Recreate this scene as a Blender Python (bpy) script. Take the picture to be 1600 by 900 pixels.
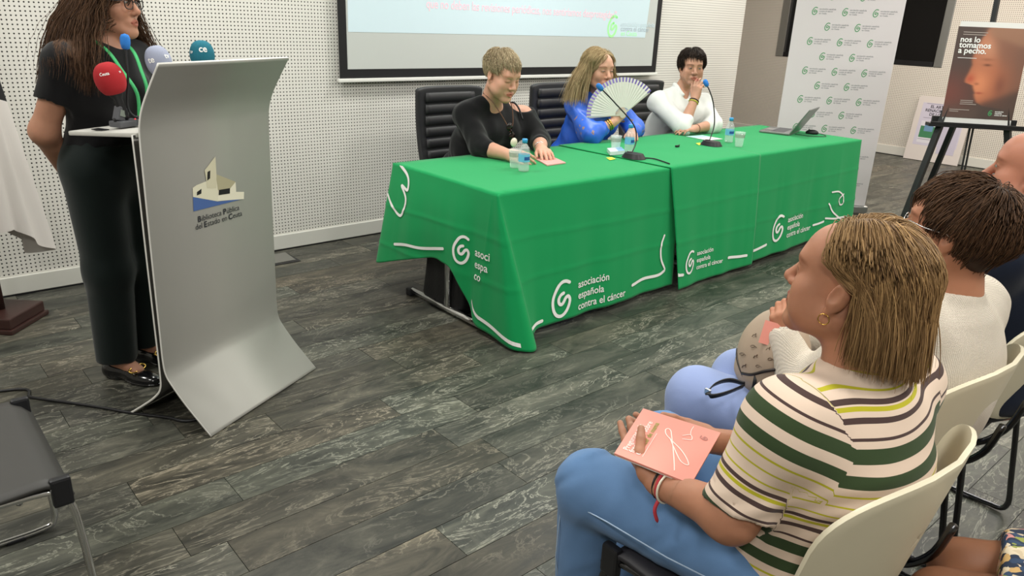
import bpy, bmesh, math, random
import numpy as np
from mathutils import Vector, Matrix
R_ = math.radians
random.seed(7); rng = np.random.default_rng(7)
for o in list(bpy.data.objects): bpy.data.objects.remove(o)
scn = bpy.context.scene
C = scn.collection

# ------------------------------------------------------------------ camera (solved from the vanishing points)
CAM_H = 1.52; F_PX = 1174.88; PITCH, ROLL, YAW = R_(19.763), R_(2.494), R_(41.796)
def cam_axes():
    fw = np.array([math.sin(YAW)*math.cos(PITCH), math.cos(YAW)*math.cos(PITCH), -math.sin(PITCH)])
    r = np.array([math.cos(YAW), -math.sin(YAW), 0]); u = np.cross(r, fw)
    c, s = math.cos(ROLL), math.sin(ROLL)
    return c*r+s*u, -s*r+c*u, fw
AX_R, AX_U, AX_F = cam_axes()
cd = bpy.data.cameras.new('camera'); cam = bpy.data.objects.new('camera', cd); C.objects.link(cam)
cd.sensor_width = 36; cd.lens = F_PX/1600*36; cd.clip_start = 0.05
m = Matrix.Identity(4)
for i in range(3): m[i][0], m[i][1], m[i][2] = AX_R[i], AX_U[i], -AX_F[i]
m[0][3], m[1][3], m[2][3] = 0, 0, CAM_H
cam.matrix_world = m; scn.camera = cam
CAMP = np.array([0, 0, CAM_H])
def ray(x, y): return AX_R*(x-800)/F_PX - AX_U*(y-450)/F_PX + AX_F
def onz(x, y, z=0.): d = ray(x, y); return CAMP+(z-CAM_H)/d[2]*d
def ony(x, y, Y): d = ray(x, y); return CAMP+Y/d[1]*d
def onx(x, y, X): d = ray(x, y); return CAMP+X/d[0]*d

# ------------------------------------------------------------------ world, exposure
w = bpy.data.worlds.new('world'); scn.world = w; w.use_nodes = True
w.node_tree.nodes['Background'].inputs[0].default_value = (.8, .85, .9, 1)
w.node_tree.nodes['Background'].inputs[1].default_value = .06
vs = scn.view_settings; vs.view_transform = 'Standard'; vs.look = 'None'; vs.exposure = 0; vs.gamma = 1; vs.use_curve_mapping = False
ROOM_X0, ROOM_X1, ROOM_Y0, WALL_Y, ALC_X, ALC_Y, CEIL = -2.6, 10.5, -3.2, 4.6, 7.12, 7.6, 3.0
# ceiling panels: (x, y, colour, watts)
NEUT, WARM = (1, .985, .94), (1, .90, .80)
LAMPS = [(x, y, (NEUT if x < 6.5 else WARM), (31 if x < 6.5 else 48)*{-.7: 1.45, 1.6: .88, 3.5: 1.12}[y]) for x in (-.9, 1.5, 3.9, 6.3, 8.9) for y in (-.7, 1.6, 3.5)] + [(8.9, 5.9, WARM, 16)]
def area_light(name, loc, size, col, watts, parent=None):
    l = bpy.data.lights.new(name, 'AREA'); l.shape = 'RECTANGLE'; l.size, l.size_y = size; l.color = col; l.energy = watts
    o = bpy.data.objects.new(name, l); C.objects.link(o); o.location = loc
    if parent: o.parent = parent
    return o

# ------------------------------------------------------------------ helpers
def lin(c):
    if isinstance(c, str): c = tuple(int(c[i:i+2], 16)/255 for i in (0, 2, 4))
    return tuple((v/12.92 if v <= .04045 else ((v+.055)/1.055)**2.4) for v in c[:3])+(1,)
MATS = {}
def mat(name, col=(.8, .8, .8), rough=.5, metal=0., spec=.5, bump=None, var=0., trans=0., alpha=1., emit=None, coat=0., sheen=0., ior=1.45, sss=0.):
    """bump=(scale, strength, distance[, stretch xyz]); var = noise variation of the colour"""
    if name in MATS: return MATS[name]
    M = bpy.data.materials.new(name); M.use_nodes = True; nt = M.node_tree; N = nt.nodes; L = nt.links
    b = N['Principled BSDF']; MATS[name] = M
    c = lin(col); b.inputs['Base Color'].default_value = c
    b.inputs['Roughness'].default_value = rough; b.inputs['Metallic'].default_value = metal
    b.inputs['Specular IOR Level'].default_value = spec; b.inputs['IOR'].default_value = ior
    b.inputs['Transmission Weight'].default_value = trans; b.inputs['Alpha'].default_value = alpha
    b.inputs['Coat Weight'].default_value = coat; b.inputs['Sheen Weight'].default_value = sheen
    if sss: b.inputs['Subsurface Weight'].default_value = sss; b.inputs['Subsurface Radius'].default_value = (.01, .004, .002); b.inputs['Subsurface Scale'].default_value = 1
    if emit: b.inputs['Emission Color'].default_value = lin(emit[0]); b.inputs['Emission Strength'].default_value = emit[1]
    tc = N.new('ShaderNodeTexCoord')
    def noise(scale, detail=4, stretch=(1, 1, 1)):
        mp = N.new('ShaderNodeMapping'); mp.inputs['Scale'].default_value = stretch
        L.new(tc.outputs['Object'], mp.inputs[0])
        n = N.new('ShaderNodeTexNoise'); n.inputs['Scale'].default_value = scale; n.inputs['Detail'].default_value = detail
        L.new(mp.outputs[0], n.inputs['Vector']); return n
    if var:
        n = noise(6); mx = N.new('ShaderNodeMix'); mx.data_type = 'RGBA'
        mx.inputs[6].default_value = tuple(v*(1-var) for v in c[:3])+(1,); mx.inputs[7].default_value = tuple(min(1, v*(1+var)) for v in c[:3])+(1,)
        L.new(n.outputs[0], mx.inputs[0]); L.new(mx.outputs[2], b.inputs['Base Color'])
    if bump:
        n = noise(bump[0], 3, bump[3] if len(bump) > 3 else (1, 1, 1)); bp = N.new('ShaderNodeBump')
        bp.inputs['Strength'].default_value = bump[1]; bp.inputs['Distance'].default_value = bump[2]
        L.new(n.outputs[0], bp.inputs['Height']); L.new(bp.outputs[0], b.inputs['Normal'])
    return M

def tag(o, label=None, cat=None, group=None, kind=None):
    if label: o['label'] = label
    if cat: o['category'] = cat
    if group: o['group'] = group
    if kind: o['kind'] = kind
    return o
def thing(name, label, cat, loc=(0, 0, 0), rotz=0, group=None):
    o = bpy.data.objects.new(name, None); o.empty_display_size = .1; C.objects.link(o); o.location = tuple(loc); o.rotation_euler = (0, 0, rotz)
    return tag(o, label, cat, group)
def link(name, me, parent=None, label=None):
    o = bpy.data.objects.new(name, me); C.objects.link(o)
    if parent: o.parent = parent
    if label: o['label'] = label
    return o
class MB:
    """collects shapes; build() links them as ONE mesh object"""
    def __init__(s): s.v = []; s.f = []; s.mi = []; s.cur = 0
    def add(s, vs_, fs):
        k = len(s.v); s.v += [tuple(map(float, p)) for p in vs_]; s.f += [tuple(k+i for i in f) for f in fs]; s.mi += [s.cur]*len(fs); return s
    def box(s, c, size, rot=None, bev=0.):
        bm = bmesh.new(); bmesh.ops.create_cube(bm, size=1)
        for v in bm.verts: v.co = Vector([v.co[i]*size[i] for i in range(3)])
        if bev: bmesh.ops.bevel(bm, geom=bm.edges[:]+bm.verts[:], offset=bev, segments=2, affect='EDGES', profile=.6)
        return s.frombm(bm, c, rot)
    def frombm(s, bm, c=(0, 0, 0), rot=None):
        M_ = Matrix.Translation(Vector(c)) @ (rot.to_4x4() if rot else Matrix.Identity(4))
        bm.verts.index_update(); s.add([M_ @ v.co for v in bm.verts], [[v.index for v in f.verts] for f in bm.faces]); bm.free(); return s
    def rings(s, rings, close=True, cap=True):
        n = len(rings[0]); vs_ = [p for r in rings for p in r]; fs = []
        for i in range(len(rings)-1):
            for j in range(n if close else n-1):
                a, b = i*n+j, i*n+(j+1) % n; fs.append((a, b, b+n, a+n))
        if cap and close: fs += [tuple(range(n))[::-1], tuple((len(rings)-1)*n+j for j in range(n))]
        return s.add(vs_, fs)
    def tube(s, pts, r, n=8, cap=True):
        pts = [Vector(p) for p in pts]; k = len(pts); rs = r if hasattr(r, '__len__') else [r]*k; out = []
        up = None
        for i in range(k):
            t = (pts[min(i+1, k-1)]-pts[max(i-1, 0)]).normalized()
            if up is None: up = Vector((0, 0, 1)) if abs(t.z) < .9 else Vector((1, 0, 0))
            a = t.cross(up).normalized(); up = a.cross(t).normalized()
            out.append([pts[i]+rs[i]*(math.cos(q)*a+math.sin(q)*up) for q in [2*math.pi*j/n for j in range(n)]])
        return s.rings(out, True, cap)
    def lathe(s, prof, n=24, c=(0, 0, 0), rot=None, cap=True):
        q = [2*math.pi*j/n for j in range(n)]; M_ = rot or Matrix.Identity(3)
        return s.rings([[Vector(c)+M_ @ Vector((r*math.cos(a), r*math.sin(a), z)) for a in q] for r, z in prof], True, cap)
    def grid(s, fn, nu, nv):
        vs_ = [fn(i/nu, j/nv) for j in range(nv+1) for i in range(nu+1)]
        return s.add(vs_, [(j*(nu+1)+i, j*(nu+1)+i+1, (j+1)*(nu+1)+i+1, (j+1)*(nu+1)+i) for j in range(nv) for i in range(nu)])
    def prism(s, poly, ax, t0, t1):
        """poly of 2D points; fn ax(u,v,t)->3D"""
        n = len(poly); return s.rings([[ax(u, v, t0) for u, v in poly], [ax(u, v, t1) for u, v in poly]])
    def mesh(s, name, mats, smooth=False, recalc=True):
        me = bpy.data.meshes.new(name); me.from_pydata(s.v, [], s.f)
        for x in (mats if isinstance(mats, (list, tuple)) else [mats]): me.materials.append(x)
        if any(s.mi): me.polygons.foreach_set('material_index', s.mi)
        if smooth: me.polygons.foreach_set('use_smooth', [True]*len(me.polygons))
        me.validate(); 
        if recalc: bm = bmesh.new(); bm.from_mesh(me); bmesh.ops.recalc_face_normals(bm, faces=bm.faces); bm.to_mesh(me); bm.free()
        me.update(); return me
    def build(s, name, mats, parent=None, smooth=False, label=None):
        o = link(name, s.mesh(name, mats, smooth), parent, label)
        return o
def autosmooth(o, ang=40):
    me = o.data; bm = bmesh.new(); bm.from_mesh(me)
    for e in bm.edges: e.smooth = len(e.link_faces) == 2 and e.calc_face_angle(0) < R_(ang)
    for f in bm.faces: f.smooth = True
    bm.to_mesh(me); bm.free(); return o
def solid(o, t, off=-1, moff=0):
    md = o.modifiers.new('solid', 'SOLIDIFY'); md.thickness = t; md.offset = off; md.material_offset = moff; return o
def bevelmod(o, w_, seg=2):
    md = o.modifiers.new('bev', 'BEVEL'); md.width = w_; md.segments = seg; md.limit_method = 'ANGLE'; return o
def copy_tree(o, parent=None):
    c = o.copy(); C.objects.link(c); c.parent = parent
    for ch in list(o.children): copy_tree(ch, c)
    return c
def text_geo(s, size, bold=0., align='LEFT', res=3, spacing=1.):
    cu = bpy.data.curves.new('t', 'FONT'); cu.body = s; cu.size = size; cu.align_x = align; cu.offset = bold*size; cu.resolution_u = res; cu.space_character = spacing
    o = bpy.data.objects.new('t', cu); C.objects.link(o); dg = bpy.context.evaluated_depsgraph_get()
    me = bpy.data.meshes.new_from_object(o.evaluated_get(dg)); bpy.data.objects.remove(o)
    v = [tuple(p.co) for p in me.vertices]; f = [tuple(p.vertices) for p in me.polygons]; bpy.data.meshes.remove(me)
    return v, f
def stroke_geo(pts, w_, z=0):
    """flat ribbon along 2D points with round ends"""
    pts = [np.array(p, float) for p in pts]; L_, R2 = [], []
    for i, p in enumerate(pts):
        t = pts[min(i+1, len(pts)-1)]-pts[max(i-1, 0)]; t = t/np.linalg.norm(t); nn = np.array([-t[1], t[0]])*w_/2
        L_.append(p+nn); R2.append(p-nn)
    v = [(a[0], a[1], z) for a in L_+R2]; k = len(pts); f = [(i, i+1, k+i+1, k+i) for i in range(k-1)]
    for p in (pts[0], pts[-1]):
        b = len(v); v += [(p[0]+w_/2*math.cos(q), p[1]+w_/2*math.sin(q), z) for q in [2*math.pi*j/10 for j in range(10)]]; f.append(tuple(range(b, b+10)))
    return v, f
def catmull(pts, n=8):
    P = [np.array(p, float) for p in pts]; P = [2*P[0]-P[1]]+P+[2*P[-1]-P[-2]]; out = []
    for i in range(1, len(P)-2):
        for k in range(n):
            t = k/n; out.append(.5*((2*P[i])+(-P[i-1]+P[i+1])*t+(2*P[i-1]-5*P[i]+4*P[i+1]-P[i+2])*t*t+(-P[i-1]+3*P[i]-3*P[i+1]+P[i+2])*t**3))
    out.append(P[-2]); return out
def emblem_pts(h):
    """the spiral emblem: an open C whose lower end curls inside as an s; height h, centred"""
    p = [(.30, .42), (.18, .47), (.05, .465), (-.08, .39), (-.19, .24), (-.28, .06), (-.30, -.12), (-.26, -.30), (-.17, -.43), (-.04, -.48), (.09, -.45), (.21, -.34), (.29, -.18), (.31, -.05), (.25, .04), (.16, .0), (.09, -.10), (.02, -.155), (-.06, -.13), (-.095, -.04), (-.07, .05), (0, .12), (.09, .15)]
    return catmull([(x*h, y*h) for x, y in p], 5)
# ================================================================== materials of the room
def wall_mat(name, col, hole, r0, pitch, axis):
    M = bpy.data.materials.new(name); M.use_nodes = True; N = M.node_tree.nodes; L = M.node_tree.links; b = N['Principled BSDF']
    b.inputs['Roughness'].default_value = .75; b.inputs['Specular IOR Level'].default_value = .2
    g = N.new('ShaderNodeNewGeometry'); sp = N.new('ShaderNodeSeparateXYZ'); L.new(g.outputs['Position'], sp.inputs[0])
    cb = N.new('ShaderNodeCombineXYZ'); L.new(sp.outputs[axis], cb.inputs[0]); L.new(sp.outputs[2], cb.inputs[1])
    sc = N.new('ShaderNodeVectorMath'); sc.operation = 'SCALE'; sc.inputs[3].default_value = 1/pitch; L.new(cb.outputs[0], sc.inputs[0])
    fr = N.new('ShaderNodeVectorMath'); fr.operation = 'FRACTION'; L.new(sc.outputs[0], fr.inputs[0])
    sb = N.new('ShaderNodeVectorMath'); sb.operation = 'SUBTRACT'; sb.inputs[1].default_value = (.5, .5, 0); L.new(fr.outputs[0], sb.inputs[0])
    ln = N.new('ShaderNodeVectorMath'); ln.operation = 'LENGTH'; L.new(sb.outputs[0], ln.inputs[0])
    mr = N.new('ShaderNodeMapRange'); mr.inputs[1].default_value = r0*.85; mr.inputs[2].default_value = r0*1.1; L.new(ln.outputs['Value'], mr.inputs[0])
    mx = N.new('ShaderNodeMix'); mx.data_type = 'RGBA'; mx.inputs[6].default_value = lin(hole); mx.inputs[7].default_value = lin(col)
    L.new(mr.outputs[0], mx.inputs[0]); L.new(mx.outputs[2], b.inputs['Base Color'])
    bp = N.new('ShaderNodeBump'); bp.inputs['Strength'].default_value = .5; bp.inputs['Distance'].default_value = .004; L.new(mr.outputs[0], bp.inputs['Height']); L.new(bp.outputs[0], b.inputs['Normal'])
    return M
M_wallb = wall_mat('perforated_panel', 'dcdad3', '2b2a28', .19, .0215, 0)
M_wallr = wall_mat('perforated_panel_side', 'dcd6cc', '6b645c', .22, .0215, 1)
M_plain = mat('plain_wall', 'a8a49c', .8, bump=(120, .1, .002))
M_ceil = mat('ceiling_paint', 'e8e8e6', .9)
M_base = mat('baseboard_paint', 'd9d8d0', .45)
M_black = mat('black_plastic', '17171a', .45)
M_chrome = mat('chrome', 'd8d8d8', .12, 1.)
M_dchrome = mat('dark_chrome', '5a5a5c', .22, 1.)
M_alu = mat('brushed_aluminium', 'a9aaa8', .35, .9)
M_white = mat('white_print', 'f2f2ee', .6)
M_print_grey = mat('print_grey', '8a8a90', .6)
M_print_green = mat('print_green', '4f9a63', .6)

# ------------------------------------------------------------------ floor: planks of slate-look laminate, each its own piece
def slate_mat():
    M = bpy.data.materials.new('slate_plank'); M.use_nodes = True; N = M.node_tree.nodes; L = M.node_tree.links; b = N['Principled BSDF']
    g = N.new('ShaderNodeNewGeometry'); oi = N.new('ShaderNodeObjectInfo')
    ofs = N.new('ShaderNodeVectorMath'); ofs.operation = 'MULTIPLY_ADD'; L.new(oi.outputs['Random'], ofs.inputs[0]); ofs.inputs[1].default_value = (37, 23, 11); L.new(g.outputs['Position'], ofs.inputs[2])
    mp = N.new('ShaderNodeMapping'); mp.inputs['Rotation'].default_value = (0, 0, .5); mp.inputs['Scale'].default_value = (.55, 1.6, 1); L.new(ofs.outputs[0], mp.inputs[0])
    def noise(sc, det, dist, rough=.6):
        n = N.new('ShaderNodeTexNoise'); n.inputs['Scale'].default_value = sc; n.inputs['Detail'].default_value = det; n.inputs['Distortion'].default_value = dist; n.inputs['Roughness'].default_value = rough
        L.new(mp.outputs[0], n.inputs['Vector']); return n
    def ramp(src, stops):
        r = N.new('ShaderNodeValToRGB'); L.new(src, r.inputs[0]); e = r.color_ramp.elements
        while len(e) < len(stops): e.new(.5)
        for k, (p, c) in enumerate(stops): e[k].position = p; e[k].color = lin(c) if isinstance(c, str) else (c, c, c, 1)
        return r
    big = noise(5.5, 9, .8, .70); base = ramp(big.outputs[0], [(.30, '20211e'), (.43, '3a3b37'), (.57, '52524b'), (.75, '77756a')])
    v1 = noise(5.0, 8, 2.4, .62)
    d = N.new('ShaderNodeMath'); d.operation = 'SUBTRACT'; L.new(v1.outputs[0], d.inputs[0]); d.inputs[1].default_value = .5
    ab = N.new('ShaderNodeMath'); ab.operation = 'ABSOLUTE'; L.new(d.outputs[0], ab.inputs[0])
    vein = ramp(ab.outputs[0], [(0, 1.), (.008, .5), (.022, 0.)])
    msk = noise(1.7, 2, 0); mk = ramp(msk.outputs[0], [(.40, 0.), (.60, .8)])
    mul = N.new('ShaderNodeMath'); mul.operation = 'MULTIPLY'; L.new(vein.outputs[0], mul.inputs[0]); L.new(mk.outputs[0], mul.inputs[1])
    mx = N.new('ShaderNodeMix'); mx.data_type = 'RGBA'; L.new(mul.outputs[0], mx.inputs[0]); L.new(base.outputs[0], mx.inputs[6]); mx.inputs[7].default_value = lin('a5a397')
    b.inputs['Specular IOR Level'].default_value = .32; hs = N.new('ShaderNodeHueSaturation'); L.new(mx.outputs[2], hs.inputs['Color'])
    mr = N.new('ShaderNodeMapRange'); mr.inputs[3].default_value = .72; mr.inputs[4].default_value = 1.16; L.new(oi.outputs['Random'], mr.inputs[0]); L.new(mr.outputs[0], hs.inputs['Value'])
    wh = N.new('ShaderNodeTexWhiteNoise'); wh.noise_dimensions = '1D'; L.new(oi.outputs['Random'], wh.inputs['W']); tr_ = ramp(wh.outputs['Value'], [(0, 'f6fbf4'), (.45, 'fbfaf5'), (.85, 'fdf6ec'), (1, 'fff0e0')])
    mt = N.new('ShaderNodeMix'); mt.data_type = 'RGBA'; mt.blend_type = 'MULTIPLY'; mt.inputs[0].default_value = 1; L.new(hs.outputs[0], mt.inputs[6]); L.new(tr_.outputs[0], mt.inputs[7]); L.new(mt.outputs[2], b.inputs['Base Color'])
    rr = N.new('ShaderNodeMapRange'); rr.inputs[3].default_value = .30; rr.inputs[4].default_value = .5; L.new(big.outputs[0], rr.inputs[0]); L.new(rr.outputs[0], b.inputs['Roughness'])
    bp = N.new('ShaderNodeBump'); bp.inputs['Strength'].default_value = .25; bp.inputs['Distance'].default_value = .003; L.new(big.outputs[0], bp.inputs['Height']); L.new(bp.outputs[0], b.inputs['Normal'])
    return M
M_slate = slate_mat(); M_joint = mat('plank_joint', '7d7b73', .7)
mb = MB(); mb.box(((ROOM_X0+ROOM_X1)/2, (ROOM_Y0+ALC_Y)/2, -.056), (ROOM_X1-ROOM_X0, ALC_Y-ROOM_Y0, .1)); floor = tag(mb.build('floor', M_joint), kind='structure')
PW, PL, GAP = .1655, .98, .0022
def plank_mesh(l, w_):
    q = MB(); q.box((0, 0, -.003), (l-GAP, w_-GAP, .006)); return q.mesh('plank', M_slate)
full = plank_mesh(PL, PW); cand = []; rest = MB()
fixed = {0: .73, -2: .482, -3: .745, -4: .52}
k0 = math.floor((ROOM_Y0-2.60)/PW)
for k in range(k0, int((ALC_Y-2.60)/PW)+1):
    y0, y1 = 2.60+k*PW, 2.60+(k+1)*PW
    y1 = min(y1, ALC_Y); y0 = max(y0, ROOM_Y0)
    if y1-y0 < .02: continue
    xs = fixed.get(k, random.random()*PL); x = ROOM_X0-PL+((xs-ROOM_X0) % PL)
    while x < ROOM_X1:
        a, b_ = max(x, ROOM_X0), min(x+PL, ROOM_X1); x += PL
        if b_-a < .03 or (y0 > WALL_Y and b_ < ALC_X): continue
        c = np.array([(a+b_)/2, (y0+y1)/2, 0]); d = c-CAMP; zc = d@AX_F; u, v = (800+F_PX*(d@AX_R)/zc, 450-F_PX*(d@AX_U)/zc) if zc > .2 else (-9e9, 0)
        vis = zc > .2 and -120 < u < 1720 and 150 < v < 1000 and c[1] < 5
        cand.append((zc if vis else 1e6, c, b_-a, y1-y0))
cand.sort(key=lambda t: t[0])
for i, (zc, c, l, wd) in enumerate(cand):
    if i < 290 and zc < 1e5:
        me = full if abs(l-PL) < 1e-4 and abs(wd-PW) < 1e-4 else plank_mesh(l, wd)
        link('plank', me, floor).location = c
    else: rest.box((c[0], c[1], -.003), (l-GAP, wd-GAP, .006))
tag(rest.build('distant_planks', M_slate, floor), kind='stuff')

# ------------------------------------------------------------------ walls, ceiling, baseboards, window
def slab(name, c, size, m_, kind='structure', parent=None):
    q = MB(); q.box(c, size); o = q.build(name, m_, parent)
    return tag(o, kind=kind) if not parent else o
T = .1
slab('wall_back', ((ROOM_X0+ALC_X)/2, WALL_Y+T/2, CEIL/2), (ALC_X-ROOM_X0, T, CEIL), M_wallb)
slab('wall_alcove', (ALC_X-T/2, (WALL_Y+T+ALC_Y)/2, CEIL/2), (T, ALC_Y-WALL_Y-T, CEIL), M_plain)
slab('wall_far', ((ALC_X+ROOM_X1)/2, ALC_Y+T/2, CEIL/2), (ROOM_X1-ALC_X, T, CEIL), M_wallb)
slab('wall_left', (ROOM_X0-T/2, (ROOM_Y0+WALL_Y)/2, CEIL/2), (T, WALL_Y-ROOM_Y0, CEIL), M_plain)
slab('wall_rear', ((ROOM_X0+ROOM_X1)/2, ROOM_Y0-T/2, CEIL/2), (ROOM_X1-ROOM_X0, T, CEIL), M_plain)
slab('ceiling', ((ROOM_X0+ROOM_X1)/2, (ROOM_Y0+ALC_Y)/2, CEIL+T/2), (ROOM_X1-ROOM_X0, ALC_Y-ROOM_Y0, T), M_ceil)
WY0, WY1, WZ0, WZ1 = 3.86, 6.17, 1.15, 2.55
q = MB()
for (ya, yb, za, zb) in ((ROOM_Y0, WY0, 0, CEIL), (WY1, ALC_Y, 0, CEIL), (WY0, WY1, 0, WZ0), (WY0, WY1, WZ1, CEIL)): q.box((ROOM_X1+T/2, (ya+yb)/2, (za+zb)/2), (T, yb-ya, zb-za))
tag(q.build('wall_right', M_wallr), kind='structure')
def baseboard(name, a, b_, nrm, h=.1):
    a, b_ = Vector(a), Vector(b_); q = MB(); c = (a+b_)/2+Vector(nrm)*.0075; L_ = (b_-a).length; along = abs((b_-a).x) > abs((b_-a).y)
    q.box((c.x, c.y, .008+(h-.008)/2), (L_ if along else .015, .015 if along else L_, h-.008)); o = tag(q.build(name, M_base), kind='structure'); bevelmod(o, .004)
    q = MB(); q.box((c.x, c.y, .0041), (L_ if along else .013, .013 if along else L_, .008)); q.build('shadow_gap', M_black, o)
baseboard('baseboard_back', (ROOM_X0, WALL_Y, 0), (ALC_X, WALL_Y, 0), (0, -1, 0), .105)
baseboard('baseboard_right', (ROOM_X1, ROOM_Y0, 0), (ROOM_X1, ALC_Y, 0), (-1, 0, 0), .12)
baseboard('baseboard_far', (ALC_X, ALC_Y, 0), (ROOM_X1, ALC_Y, 0), (0, -1, 0), .12)
# window: aluminium frame, dark glass (night outside)
q = MB(); q.box((ROOM_X1+.045, WY0+.05, (WZ0+WZ1)/2), (.11, .1, WZ1-WZ0)); q.box((ROOM_X1+.045, WY1-.06, (WZ0+WZ1)/2), (.11, .12, WZ1-WZ0)); q.box((ROOM_X1+.045, (WY0+WY1)/2, WZ1-.03), (.11, WY1-WY0-.22, .06))
win = tag(q.build('window_1', M_alu), kind='structure'); bevelmod(win, .006)
q = MB(); q.box((ROOM_X1+.045, (WY0+WY1)/2, WZ0+.03), (.10, WY1-WY0-.22, .06)); q.build('bottom_rail', M_black, win)
q = MB(); q.box((ROOM_X1+.06, (WY0+WY1)/2, (WZ0+WZ1)/2), (.02, WY1-WY0-.2, WZ1-WZ0-.1)); q.build('pane', mat('night_glass', '0a0b0d', .06, spec=.6), win)
# ceiling light panels
M_lamp = mat('lamp_diffuser', 'ffffff', .5, emit=('fff4e2', 1.6)); M_lampw = mat('lamp_diffuser_warm', 'ffffff', .5, emit=('ffdcb8', 1.6))
pr = None
for (x, y, col, wt) in LAMPS:
    t = thing('ceiling_light', 'square white ceiling light panel '+{-.7: 'above the audience row', 1.6: 'between audience and table', 3.5: 'along the perforated wall', 5.9: 'inside the recess'}[y]+', '+{-.9: 'left of the lectern', 1.5: 'level with the lectern', 3.9: 'level with the table middle', 6.3: 'level with the banner', 8.9: 'by the window wall'}[x], 'ceiling light', (x, y, CEIL-.03), 0, 'ceiling light panels')
    q = MB(); q.box((0, 0, .015), (.62, .62, .03), bev=.004); q.build('lamp_frame', M_alu, t)
    q = MB(); q.box((0, 0, -.001), (.57, .57, .004)); q.build('diffuser', M_lamp if x < 6.5 else M_lampw, t)
    area_light('lamp_light', (0, 0, -.008), (.56, .56), col, wt, t)

# ------------------------------------------------------------------ projection screen with its projected slide
SX0, SX1, SZ = 2.49, 5.725, 1.10; SH = 1.85; SY = WALL_Y-.06
scr = thing('projection_screen', 'white projection screen with black border hanging on the perforated wall', 'screen', ((SX0+SX1)/2, SY, SZ))
hw = (SX1-SX0)/2
q = MB(); q.box((0, .02, SH/2+.01), (2*hw-.02, .004, SH-.02)); q.build('fabric', mat('screen_fabric', 'c2c6c2', .8), scr)
q = MB(); BWD = .058
for (x0, x1, z0, z1) in ((-hw, -hw+BWD, 0, SH), (hw-BWD, hw, 0, SH), (-hw+BWD, hw-BWD, 0, BWD), (-hw+BWD, hw-BWD, SH-BWD, SH)): q.box(((x0+x1)/2, .0155, (z0+z1)/2), (x1-x0, .004, z1-z0))
q.build('black_border', mat('border_black', '101012', .7), scr)
q = MB(); q.box((0, .012, -.012), (2*hw+.03, .03, .024), bev=.006); q.build('bottom_bar', mat('white_bar', 'e4e4de', .4), scr)
q = MB(); q.box((0, .0, SH+.06), (2*hw+.1, .09, .11), bev=.02); q.build('case', mat('white_bar'), scr)
slide = mat('projected_light', 'c4d6dc', .8, emit=('d0e6f0', .15))
q = MB(); cx = (SX0+SX1)/2
c4 = [(ony(546, 50, SY)), (ony(1010, 59, SY)), (5.63, 0, 2.75), (2.58, 0, 2.75)]
q.add([(p[0]-cx, .0165, p[2]-SZ) for p in c4], [(0, 1, 2, 3)]); q.build('projected_slide', slide, scr)
def flat_on(geo, ox, oz, name, m_, parent, y=.0155, sh=0.):
    v, f = geo; q = MB(); q.add([(ox+p[0], y-.0006, oz+p[1]+sh*p[0]) for p in v], f); return tag(q.build(name, m_, parent), kind='stuff' if 'text' in name else None)
a = ony(668, 0, SY); b_ = ony(966, 15, SY)
tv = text_geo('que no deben las revisiones periódicas, nos sentiríamos desprotegidas”', .1, .008); wd = max(p[0] for p in tv[0])
k = (b_[0]-a[0])/wd; flat_on(([(p[0]*k, p[1]*k*1.25, 0) for p in tv[0]], tv[1]), a[0]-cx, a[2]-SZ-.05, 'slide_text', mat('slide_pink', 'e9c3cc', .7, emit=('f0b8c6', .3)), scr, sh=-.006)
e = ony(959, 41, SY); flat_on(stroke_geo(emblem_pts(.17), .02), e[0]-cx, e[2]-SZ, 'slide_emblem', mat('slide_green', 'a0e29a', .7, emit=('98e492', .3)), scr)
for i, (s, mm) in enumerate((('asociación española', 'b9c8cc'), ('contra el cáncer', 'a3b0b6'), ('en Ceuta', 'a9e3ae'))):
    e = ony(972, 37+i*7.5, SY); flat_on(text_geo(s, .058, .01), e[0]-cx, e[2]-SZ-.02, 'slide_text', mat('slide_t%d' % i, mm, .7, emit=(mm, .3)), scr)
# ================================================================== tables and their cloths
TZ = .745; TX0, TX1, TY0, TY1 = 2.225, 5.885, 2.63, 3.50
M_tabtop = mat('table_board', 'c9c6be', .5); M_foot = mat('grey_plastic_foot', 'c8c8c6', .5)
def table(xc, label):
    t = thing('folding_table', label, 'table', (xc, (TY0+TY1)/2, 0), 0, 'tables of the panel')
    q = MB(); q.box((0, 0, TZ-.022), (1.80, .85, .028), bev=.004); q.build('tabletop', M_tabtop, t)
    for s in (-1, 1):
        x = s*.865
        q = MB(); q.tube([(x, -.02, .05), (x, -.02, TZ-.04)], .022, 12); q.build('leg', M_chrome, t, True)
        q = MB(); fy = -.555 if s < 0 and xc < 4 else -.40; q.tube([(x, fy, .028), (x, .32, .028)], .02, 12); ft = q.build('foot_bar', M_chrome, t, True)
        for yy in (fy-.01, .33): q = MB(); q.box((x, yy, .022), (.05, .05, .044), bev=.008); q.build('end_cap', M_foot if yy < 0 else M_black, ft)
    q = MB(); q.box((0, 0, TZ-.06), (1.6, .05, .04)); q.build('beam', M_dchrome, t)
table(3.13, 'folding table with chrome foot bars under the cloth nearest the lectern'); table(4.975, 'folding table with chrome foot bars under the laptop end of the cloths')

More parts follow.
